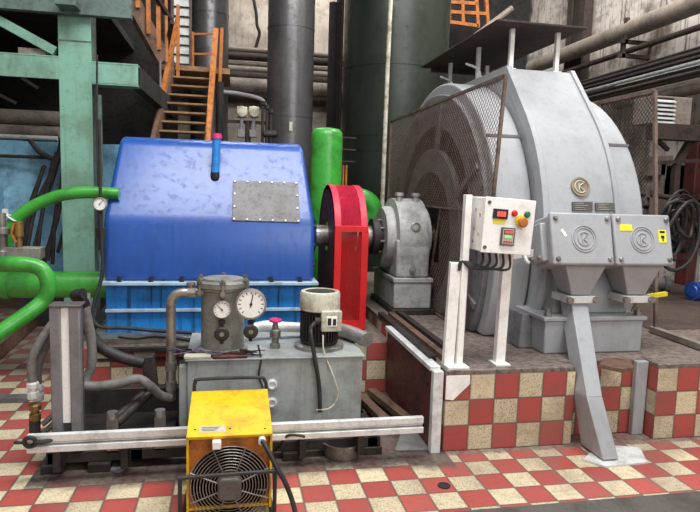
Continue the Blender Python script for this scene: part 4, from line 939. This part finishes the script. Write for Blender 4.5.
mb = MB(); z_ = Yp(4.15, 30, 157).z; mb.cyl((-5.6, 4.12, z_), (Yp(4.12, 57, 157).x, 4.12, z_), .02, n=8); tag(build('sheet_rail', mb, 'steel_dark'), 'thin rail crossing the blue sheet', 'rail')
for k in range(9):
    random.seed(k); x0p = 24+k*4.2; mb = MB()
    a = Yp(4.0, x0p+14+random.random()*8, 150+random.random()*20); b = Yp(3.9, x0p-8+k, 250+random.random()*22)
    m_ = (a+b)/2+V((random.uniform(-.06, .06), 0, random.uniform(-.05, .05)))
    tube_thing('slanting_rod', [a, m_, b], .018+random.random()*.012, 'steel_dark', 'dark bar or hose leaning against the blue sheet', 'rod', 'dark bars leaning on the blue sheet', 8, 4)
tube_thing('dark_hose', [Yp(4.05, 30, 140), Yp(4.05, 40, 152), Yp(4.05, 56, 160), Yp(4.0, 62, 156)], .03, 'black', 'dark hose slung over the top of the blue sheet', 'hose')
tube_thing('dark_hose', [Yp(4.0, 62, 140), Yp(4.0, 58, 158), Yp(4.0, 50, 185), Yp(3.95, 42, 200)], .03, 'black', 'dark hose hanging beside the green column before the blue sheet', 'hose')
# floor level steel at far left
mb = MB(); a, b = Zp(.08, -12, 352), Zp(.08, 44, 306); mb.bar(a, b, .20, .14); tag(build('floor_beam', mb, 'wood', bevel=.006), 'brown beam lying on the floor at the left edge', 'beam')
mb = MB(); mb.box(-3.6, -2.3, 3.68, 3.78, 0, .55); mb.box(-2.6, -2.46, 2.2, 3.68, 0, .35); tag(build('low_duct', mb, 'wall_dark'), 'dark low duct behind the thick green pipe', 'duct')
mb = MB(); a, b = Zp(.02, -10, 399), Zp(.02, 30, 398); mb.bar(a, b, .09, .04); tag(build('floor_strip', mb, 'patch', bevel=.004), 'grey metal strip lying on the tiles left of the cooler', 'strip')
for k, px in enumerate((10, 33)):
    p = Zp(0, px, 318-5*k); mb = MB(); mb.cyl((p.x, 2.0, 0), (p.x, 2.0, .62), .07, n=16); mb.box(p.x-.11, p.x+.11, 1.89, 2.11, 0, .02); tag(build('pipe_stand', mb, 'rust_dark'), ['left', 'right'][k]+' rusty pipe stand under the thick green pipe', 'stand')

# ================================================================== ORANGE STAIRS
g = thing('staircase', 'steep steel staircase with orange handrails behind the blue housing', 'stairs', (-1.9, 4.6, 0))
yb, yt = 4.3, 5.5
n_ = 7; pys = [131.5, 122, 112.5, 103.5, 95, 86, 77.5, 70]
lx = [157, 159, 161, 163.5, 165.5, 168, 170.5, 173]; rx = [209, 209.3, 209.6, 210, 210.4, 211, 211.5, 212]
A, Bq = [], []
for k, py in enumerate(pys):
    y = yb+(yt-yb)*k/7; a, b = Yp(y, lx[k], py), Yp(y, rx[k], py); A.append(a); Bq.append(b)
    z_ = (a.z+b.z)/2
    mb = MB(); mb.box(a.x+.02, b.x-.02, y, y+.20, z_-.014, z_+.010); build('tread', mb, 'tread', g, bevel=.003)
for P_ in (A, Bq):
    e_ = P_[0]-(P_[-1]-P_[0])*.88
    mb = MB(); mb.bar((e_.x, e_.y, 0), e_, .08); build('leg', mb, 'wood', g)
def ext(P, t): d_ = (P[-1]-P[0]); return P[0]+d_*t
sl = V((0, 0, 0))
mb = MB(); mb.bar(ext(A, -.9), ext(A, 1.05), .05, .20); build('stringer', mb, 'wood', g)
mb = MB(); mb.bar(ext(Bq, -.9), ext(Bq, 1.05), .05, .20); build('stringer', mb, 'orange', g)
a0, a1 = Yp(yb, 151, 150), Yp(yt+.1, 178, 18)
mb = MB(); mb.bar(a0, a1, .055, .055); build('handrail', mb, 'orange', g)
b0, b1 = Yp(yb-.1, 207, 150), Yp(yt, 216, 30)
mb = MB(); mb.bar(b0, b1, .07, .07); build('handrail', mb, 'orange', g)
for px0, py0, px1, py1, y in ((178, 80, 178, 5, yt), (220, 82, 222, 28, yt+.1)):
    mb = MB(); mb.bar(Yp(y, px0, py0), Yp(y, px1, py1), .045); build('newel_post', mb, 'orange', g)
pz = Yp(yt+.3, 195, 69)
mb = MB(); mb.box(A[-1].x-.2, Bq[-1].x+.25, yt+.2, yt+1.4, pz.z-.06, pz.z+.02); build('landing', mb, 'tread', g)
for py in (34, 54):
    mb = MB(); mb.bar(Yp(yt+1.2, 193, py), Yp(yt+1.2, 214, py), .03); build('landing_rail', mb, 'orange', g)
mb = MB(); mb.bar(Yp(yt+1.2, 193, 70), Yp(yt+1.2, 193, 32), .035); build('newel_post', mb, 'orange', g)
# upper flight edge at the top left of the stairs
g = thing('upper_flight', 'rusty orange railed edge of an upper flight above the stairs', 'stairs', Yp(4.6, 150, 40))
pA, pB = Yp(4.6, 126, -8), Yp(5.0, 163, 60)
mb = MB(); mb.bar(pA, pB, .08, .22); build('edge_beam', mb, 'wood', g)
for px, y0p, y1p, yy in ((137, -10, 8, 4.65), (148, -10, 34, 4.75), (158, -10, 50, 4.9), (166, -10, 62, 5.0)):
    mb = MB(); mb.bar(Yp(yy, px, y0p), Yp(yy, px+1, y1p), .05 if px != 166 else .035); build('rail_post', mb, 'orange', g)
mb = MB(); mb.bar(Yp(4.7, 152, -10), Yp(5.1, 172, 22), .05); mb.bar(Yp(4.7, 172, 22), Yp(5.1, 168, 40), .05); build('flight_rail', mb, 'rust_dark', g)
tube_thing('thin_pole', [Yp(4.6, 160, 60), Yp(4.6, 160.5, 100), Yp(4.6, 159, 140)], .015, 'patch', 'thin grey pole left of the staircase', 'pole', smooth=2)

# ================================================================== VESSELS
def vessel(name, px0, px1, pym, y, mat, label, seams=(), ztop=7.9):
    a, b = Yp(y, px0, pym), Yp(y, px1, pym); r = (b.x-a.x)/2*.985; cx = (a.x+b.x)/2
    g = thing(name, label, 'vessel', (cx, y, 0))
    mb = MB(); mb.lathe([(r, 0), (r, ztop)], (cx, y, 0), n=56); sh_ = build('shell', mb, mat, g)
    for py in seams:
        z_ = Yp(y-r, (px0+px1)/2, py).z; mb = MB(); mb.lathe([(r-.01, -.012), (r+.006, -.012), (r+.006, .012), (r-.01, .012)], (cx, y, z_), n=56); build('weld_seam', mb, mat, g)
    return cx, r
t1 = vessel('tall_vessel', 190, 229, 30, 7.4, 'dark_tank', 'narrow dark vessel behind the top of the stairs', (10,))
t2 = vessel('tall_vessel', 267, 314, 60, 5.9, 'dark_tank', 'dark grey vessel in the middle between stairs and green receiver', (24, 115))
t3 = vessel('tall_vessel', 343, 446, 60, 5.7, 'green_tank', 'broad dark green vessel behind the bearing, widest of the three', (62, 134, 150))
x, z_ = t2[0], 0
mb = MB(); p = Yp(5.9-t2[1]-.01, 291, 126); mb.box(p.x-.025, p.x+.02, p.y-.01, p.y+.06, p.z-.07, p.z+.06); tag(build('vessel_tag', mb, 'label_grey'), 'small pale tag on the middle dark vessel', 'tag')
a = Yp(4.75, 391, -5); b = Yp(4.75, 385.5, 120); c = Yp(4.75, 381, 235)
tube_thing('pale_riser', [a, Yp(4.75, 388, 60), b, c], .03, 'cream', 'thin pale pipe running up the front of the dark green vessel', 'pipe', smooth=3)
g = thing('ladder', 'pale banded ladder panel left of the narrow dark vessel', 'ladder', Yp(6.9, 181, 68))
mb = MB(); a, b = Yp(6.9, 173, 66), Yp(6.9, 190, 66); mb.box(a.x, b.x, 6.9, 6.95, a.z, 6.5); build('panel', mb, 'zinc', g)
for k in range(9):
    p = Yp(6.88, 181, 64-9.5*k); mb = MB(); mb.box(a.x-.02, b.x+.02, 6.85, 6.9, p.z-.006, p.z+.006); build('band', mb, 'rust_dark', g)
for px in (172.5, 190.5):
    mb = MB(); p = Yp(6.86, px, 60); mb.box(p.x-.02, p.x+.02, 6.84, 6.9, p.z-.1, 6.5); build('side_rail', mb, 'rust', g)
# racks of level pipes along the back wall
for k, (py, r, mt) in enumerate(((50, .05, 'pipe_beige'), (57, .07, 'rust_dark'), (64, .04, 'pipe_beige'), (70, .07, 'pipe_beige'), (77, .10, 'rust_dark'), (86, .16, 'pipe_beige'), (96, .12, 'rust_dark'))):
    z_ = Yp(8.2, 250, py).z; mb = MB(); mb.cyl((-2.4, 8.2, z_), (1.3, 8.2, z_), r, n=14)
    tag(build('wall_pipe', mb, mt), ['topmost thin beige wall pipe behind the vessels', 'dark wall pipe under the topmost beige one', 'second thin beige wall pipe from the top', 'medium beige wall pipe behind the vessels', 'thick dark wall pipe above the fat beige one', 'fat beige wall pipe behind the vessels', 'lowest dark wall pipe behind the vessels'][k], 'pipe')
mb = MB(); mb.box(-2.3, 1.25, 8.4, 8.45, 0, 3.2); tag(build('back_panel', mb, 'slab'), 'dim plaster panel under the wall pipes between the vessels', 'panel')
for k, (px, r) in enumerate(((333, .09), (337.5, .04), (341, .03))):
    p = Yp(7.2, px, 60); mb = MB(); mb.cyl((p.x, 7.2, 0), (p.x+.0, 7.2, Yp(7.2, px, 3 if k == 0 else -20).z), r, n=12); tag(build('upright_pipe', mb, 'shade_dark' if k == 0 else 'rust_dark'), ['thick black upright pipe beside the broad vessel', 'thin dark upright pipe beside the thick black one', 'thinnest upright pipe touching the broad vessel'][k], 'pipe')
tube_thing('hanging_cable', [Yp(8.3, 252, -8), Yp(8.3, 256, 12), Yp(8.3, 257, 25), Yp(8.3, 259.5, 33), Yp(8.3, 257, 43), Yp(8.3, 255, 50)], .03, 'black', 'black cable hanging crooked on the plaster wall between vessels', 'cable')
# transmitters on a stand
g = thing('transmitter_stand', 'twin pale transmitters on a stand before the middle vessel', 'instrument', Yp(5.0, 247, 140))
for px in (242, 254):
    p = Yp(5.0, px, 112); mb = MB(); mb.lathe([(.05, -.06), (.075, -.05), (.075, .05), (.05, .06)], p, (0, -1, 0), 18); mb.box(p.x-.07, p.x+.07, 4.97, 5.1, p.z-.07, p.z+.07); build('transmitter_head', mb, 'cream', g, bevel=.01)
    p2 = Yp(5.0, px-1, 133); mb = MB(); mb.box(p2.x-.05, p2.x+.05, 4.95, 5.05, p2.z-.06, p2.z+.04); build('manifold', mb, 'patch', g, bevel=.006)
    mb = MB(); mb.cyl(p, p2, .025, n=10); build('impulse_pipe', mb, 'patch', g)
p = Yp(5.05, 248, 122); mb = MB(); mb.cyl(V((p.x, 5.05, 0)), V((p.x, 5.05, p.z)), .04, n=10); mb.bar(V((p.x-.3, 5.08, p.z)), V((p.x+.3, 5.08, p.z)), .04); build('stand_post', mb, 'rust_dark', g)
for k, px in enumerate((263, 267, 271)):
    mb = MB(); p = Yp(4.9, px, 105+4*k); mb.cyl((p.x, 4.9, 1.6), p, .022, n=8); mb.cyl(p, p+V((0, 0, .05)), .04, n=8); p2 = Yp(4.9, px+3, 134); mb.lathe([(.03, -.05), (.05, -.03), (.05, .03), (.03, .05)], p2, (1, 0, 0), 10); tag(build('impulse_valve', mb, 'steel_dark'), ['left', 'middle', 'right'][k]+' one of three thin dark valves before the middle vessel', 'valve')
tube_thing('level_conduit', [Yp(5.2, 222, 92), Yp(5.2, 240, 94), Yp(5.2, 262, 100), Yp(5.2, 266, 112)], .03, 'patch', 'grey conduit right of the stairs above the transmitters', 'conduit')
mb = MB(); p = Yp(5.1, 216, 100); mb.cyl((p.x+.05, 5.1, 0), (p.x+.05, 5.1, Yp(5.1, 216, 82).z), .05, n=10); tag(build('dark_post', mb, 'shade_dark'), 'dark post just right of the stairs', 'post')
# scaffolding high behind the generator
g = thing('scaffold', 'orange steel scaffold in the dark above the broad vessel', 'scaffold', Yp(7.5, 465, 30))
for a, b in (((449, -5), (449, 24)), ((476, -5), (478, 28)), ((449, 2), (478, 4)), ((449, 22), (478, 26)), ((462, -5), (463, 24)), ((486, -5), (488, 30)), ((449, 12), (488, 14))):
    mb = MB(); mb.bar(Yp(7.5, *a), Yp(7.5, *b), .06); build('scaffold_bar', mb, 'orange', g)
mb = MB(); mb.cyl(Yp(7.0, 470, 40), Yp(7.0, 512, 8), .05, n=8); tag(build('dark_strut', mb, 'pipe_beige'), 'thin dusty pipe slanting above the canopy', 'pipe')
mb = MB(); mb.box(1.4, 4.55, 8.2, 8.99, 0, 7.8); tag(build('dark_ducting', mb, 'shade_dark'), 'black ducting high behind the canopy', 'duct')

# ================================================================== RIGHT WALL
XR = 4.6
for k, px in enumerate((572, 579, 584)):
    p = Xp(XR-.12, px, 40); mb = MB(); mb.box(XR-.2, XR-.04, p.y-.08, p.y+.08, 0, 7.9); tag(build('wall_column', mb, ['rust_dark', 'shade_dark', 'rust_dark'][k], bevel=.004), ['left', 'middle', 'right'][k]+' dark upright on the right wall behind the canopy', 'column')
def wp(name, a, b, r, mat, label, x=XR-.35, cat='pipe'):
    p, q = Xp(x, *a), Xp(x, *b); z_ = (p.z+q.z)/2; y0 = 1.2
    mb = MB(); mb.cyl((x, y0, z_), (x, max(p.y, q.y)+.5, z_), r, n=16); return tag(build(name, mb, mat), label, cat)
wp('wall_main', (690, 4), (545, 64), .125, 'pipe_beige', 'fat grey main pipe running along the upper right wall')
wp('wall_pipe', (690, 32), (580, 66), .04, 'rust_dark', 'thin dark pipe under the fat main on the right wall')
for k in range(6):
    wp('bundle_pipe', (690, 52+7*k), (600, 80+3.5*k), .035+.012*(k % 3), ['rust_dark', 'steel_dark', 'pipe_beige', 'steel_dark', 'rust_dark', 'pipe_beige'][k], ['first', 'second', 'third', 'fourth', 'fifth', 'sixth'][k]+' pipe from the top in the dark bundle on the right wall', XR-.3-.06*(k % 2))
for k in range(7):
    wp('thin_pipe', (690, 47+5.6*k), (600, 79+3.0*k), .016+.008*(k % 2), ['rust_dark', 'shade_dark', 'steel_dark', 'zinc', 'shade_dark', 'rust_dark', 'shade_dark'][k], ['topmost', 'second', 'third', 'fourth', 'fifth', 'sixth', 'lowest'][k]+' of the thin conduits in front of the right wall pipe bundle', XR-.62-.05*(k % 3))
wp('wall_pipe', (690, 90), (640, 98), .085, 'pipe_beige', 'dusty pipe just above the louvred unit', XR-.5)
wp('wall_pipe', (690, 66), (640, 82), .03, 'zinc', 'thin pale pipe low in the right wall bundle', XR-.55)
for k, py in enumerate((38, 52)):
    p = Xp(XR-.1, 646-k*3, py); mb = MB(); mb.box(XR-.5, XR, p.y-.03, p.y+.03, p.z-.1, p.z-.05); mb.box(XR-.45, XR-.4, p.y-.03, p.y+.03, p.z-.1, p.z+.25); tag(build('pipe_bracket', mb, 'rust_dark'), ['upper', 'lower'][k]+' bracket holding pipes on the right wall', 'bracket')
# louvred unit
xq = 3.9
a, b = Yp(2.6, 656, 96), Yp(2.6, 690, 125)
g = thing('louvre_unit', 'grey louvred air unit on the wall at the right', 'air unit', (a.x, 2.7, b.z))
mb = MB(); mb.box(a.x-.02, b.x+.02, 2.62, 2.95, b.z, a.z+.01); build('case', mb, 'pipe_beige', g, bevel=.006)
xs = Yp(2.6, 675, 100).x
for k in range(6):
    z_ = b.z+(a.z-b.z)*(k+.6)/6.4; mb = MB(); mb.loft([[(a.x, 2.61, z_-.01), (xs, 2.61, z_-.01), (xs, 2.57, z_-.03), (a.x, 2.57, z_-.03)], [(a.x, 2.61, z_+.005), (xs, 2.61, z_+.005), (xs, 2.57, z_-.015), (a.x, 2.57, z_-.015)]]); build('louvre_slat', mb, 'zinc', g)
mb = MB(); mb.box(a.x+.005, xs-.005, 2.605, 2.622, b.z+.01, a.z-.01); build('louvre_back', mb, 'ink', g)
mb = MB(); a, b = Yp(2.5, 652, 131), Yp(2.5, 720, 131); mb.box(a.x, b.x+.5, 2.45, 2.6, Yp(2.5, 670, 140).z, Yp(2.5, 670, 124).z); tag(build('bracket_beam', mb, 'rust_dark', bevel=.004), 'brown steel beam under the louvred unit', 'beam')
mb = MB(); mb.bar(Yp(2.6, 692, 138), Yp(2.6, 676, 165), .07); mb.bar(Yp(2.6, 676, 165), Yp(2.6, 672, 230), .07); mb.bar(Yp(2.6, 655, 163), Yp(2.6, 705, 160), .04); mb.bar(Yp(2.6, 655, 138), Yp(2.6, 668, 150), .04); tag(build('wall_strut', mb, 'rust_dark'), 'bent brown strut under the beam at the right', 'strut')
mb = MB(); p = Yp(3.2, 696, 180); mb.box(p.x-.02, p.x+.12, 3.2, 3.4, PT, p.z+.5); tag(build('red_brown_post', mb, 'pit_red', bevel=.01), 'dull red brown post at the right edge behind the hoses', 'post')
mb = MB()
for k in range(26):
    random.seed(k*3+1); z_ = 1.0+random.random()*1.4; y_ = 1.8+random.random()*2.6; mb.box(4.50, 4.598, y_, y_+.2+random.random()*.5, z_, z_+.1+random.random()*.35)
o = build('wall_patch', mb, 'pipe_beige', bevel=.01); tag(o, 'crumbling brick and plaster patches low on the right wall', 'wall patch', kind='stuff')
# coiled hoses
for k in range(16):
    random.seed(100+k)
    px, py = 676+random.uniform(-7, 12), 228+random.uniform(-12, 10); y = 2.2+random.uniform(-.12, .15)
    c = Yp(y, px, py); R_ = .11+.15*random.random(); e = 1.1+.5*random.random(); t0 = random.uniform(-.3, .3)
    mb = MB(); pts = []
    for j in range(25):
        a = 2*PI*j/24; u, w = R_*math.cos(a)*.8, R_*e*math.sin(a)
        pts.append(c+V((u*math.cos(t0)-w*math.sin(t0), .03*math.sin(2*a+k), u*math.sin(t0)+w*math.cos(t0))))
    mb.tube(pts, .013+.008*random.random(), 7); tag(build('coiled_hose', mb, 'black' if k % 4 else 'steel_dark'), 'loop in the tangle of dark hoses hanging at the right', 'hose', 'hanging hose coils at the right')
mb = MB(); p = Yp(2.35, 672, 200); mb.cyl((p.x-.05, 2.28, p.z+.02), (p.x-.05, 2.6, p.z+.05), .03, n=10); tag(build('hose_hook', mb, 'rust_dark'), 'dark hook carrying the hose coils at the right', 'hook')
a, b = Zp(PT+.09, 655, 273), Zp(PT+.07, 672, 287)
p = Zp(PT+.09, 661, 284); mb = MB(); mb.lathe([(.10, 0), (.10, .05), (.075, .06), (.03, .30), (0, .30)], p+V((.10, 0, 0)), V((-1, .4, .05)), 20); tag(build('traffic_cone', mb, 'patch'), 'grey cone lying on its side below the hoses', 'cone')
p = Zp(PT+.11, 692, 291); mb = MB(); mb.lathe([(.06, -.01), (.07, 0), (.10, .005), (.10, .05), (.075, .06), (.075, .15), (.10, .16), (.10, .21), (.07, .22), (.07, .3), (.0, .3)], p, V((1, .2, 0)), 24); tag(build('blue_pump', mb, 'blue'), 'blue flanged pump body at the right edge', 'pump')
a, b = Yp(.9, 648, 303), Yp(.9, 669, 302.5)
mb = MB(); mb.bar(V((tr[2]+.16, .37, .925)), V((tr[2]+.36, .42, .935)), .025, .03); tag(build('yellow_bar', mb, 'label_yellow'), 'short yellow bar sticking out beside the right clamp', 'bar')
a, b = Zp(PT+.03, 652, 329), Zp(PT+.03, 720, 353)
mb = MB(); mb.bar(a, b, .06, .05); tag(build('floor_rail', mb, 'pipe_beige', bevel=.004), 'pale rail lying on the deck at the right edge', 'rail')
struct('floor_deck', B(2.18, 4.58, yq+.12, 4.38, PT, PT+.006), 'brown_floor')
for k in range(3):
    y0 = .5; x = .06+.10*k
    mb = MB(); mb.bar((-.02+.09*k, .20, PT+.02), (-.02+.09*k, 1.60, PT+.02), .05, .04); tag(build('deck_strip', mb, ['steel_dark', 'wood', 'steel_dark'][k]), ['left', 'middle', 'right'][k]+' one of three dark strips on the deck before the bearing', 'strip')

# ================================================================== LIGHT
w = bpy.data.worlds.new('world'); sc.world = w; w.use_nodes = True
w.node_tree.nodes['Background'].inputs[0].default_value = (.96, .98, 1.0, 1); w.node_tree.nodes['Background'].inputs[1].default_value = .24
def area(name, loc, tgt, sx, sy, e, col=(1, 1, 1)):
    l = bpy.data.lights.new(name, 'AREA'); l.shape = 'RECTANGLE'; l.size = sx; l.size_y = sy; l.energy = e; l.color = col
    o = bpy.data.objects.new(name, l); COL.objects.link(o); o.location = loc
    o.rotation_euler = (V(tgt)-V(loc)).to_track_quat('-Z', 'Y').to_euler(); return o
area('skylight', (-.3, -1.4, 7.2), (-.3, 1.6, .5), 6, 2.6, 560, (1, 1, 1))
area('front_fill', (2.0, -7.0, 4.5), (0, 2, 1), 5, 3, 210, (1, .99, .97))  # added fill light from behind the camera; no window is built there
area('right_wall_fill', (2.8, 3.0, 7.4), (3.2, 5.5, 2.5), 2.5, 2.0, 300, (1, .97, .93))  # added fill to brighten the right wall, below the closed ceiling
area('back_wall_fill', (-.6, 7.0, 7.8), (-.6, 8.5, 3.0), 3.5, 1.2, 260, (1, .97, .93))  # added fill for the plaster of the back wall, no roof opening above
sc.view_settings.view_transform = 'Standard'; sc.view_settings.look = 'None'; sc.view_settings.gamma = 1; sc.view_settings.use_curve_mapping = False
sc.view_settings.exposure = .2
sc.cycles.use_denoising = True
sc.cycles.max_bounces = 6
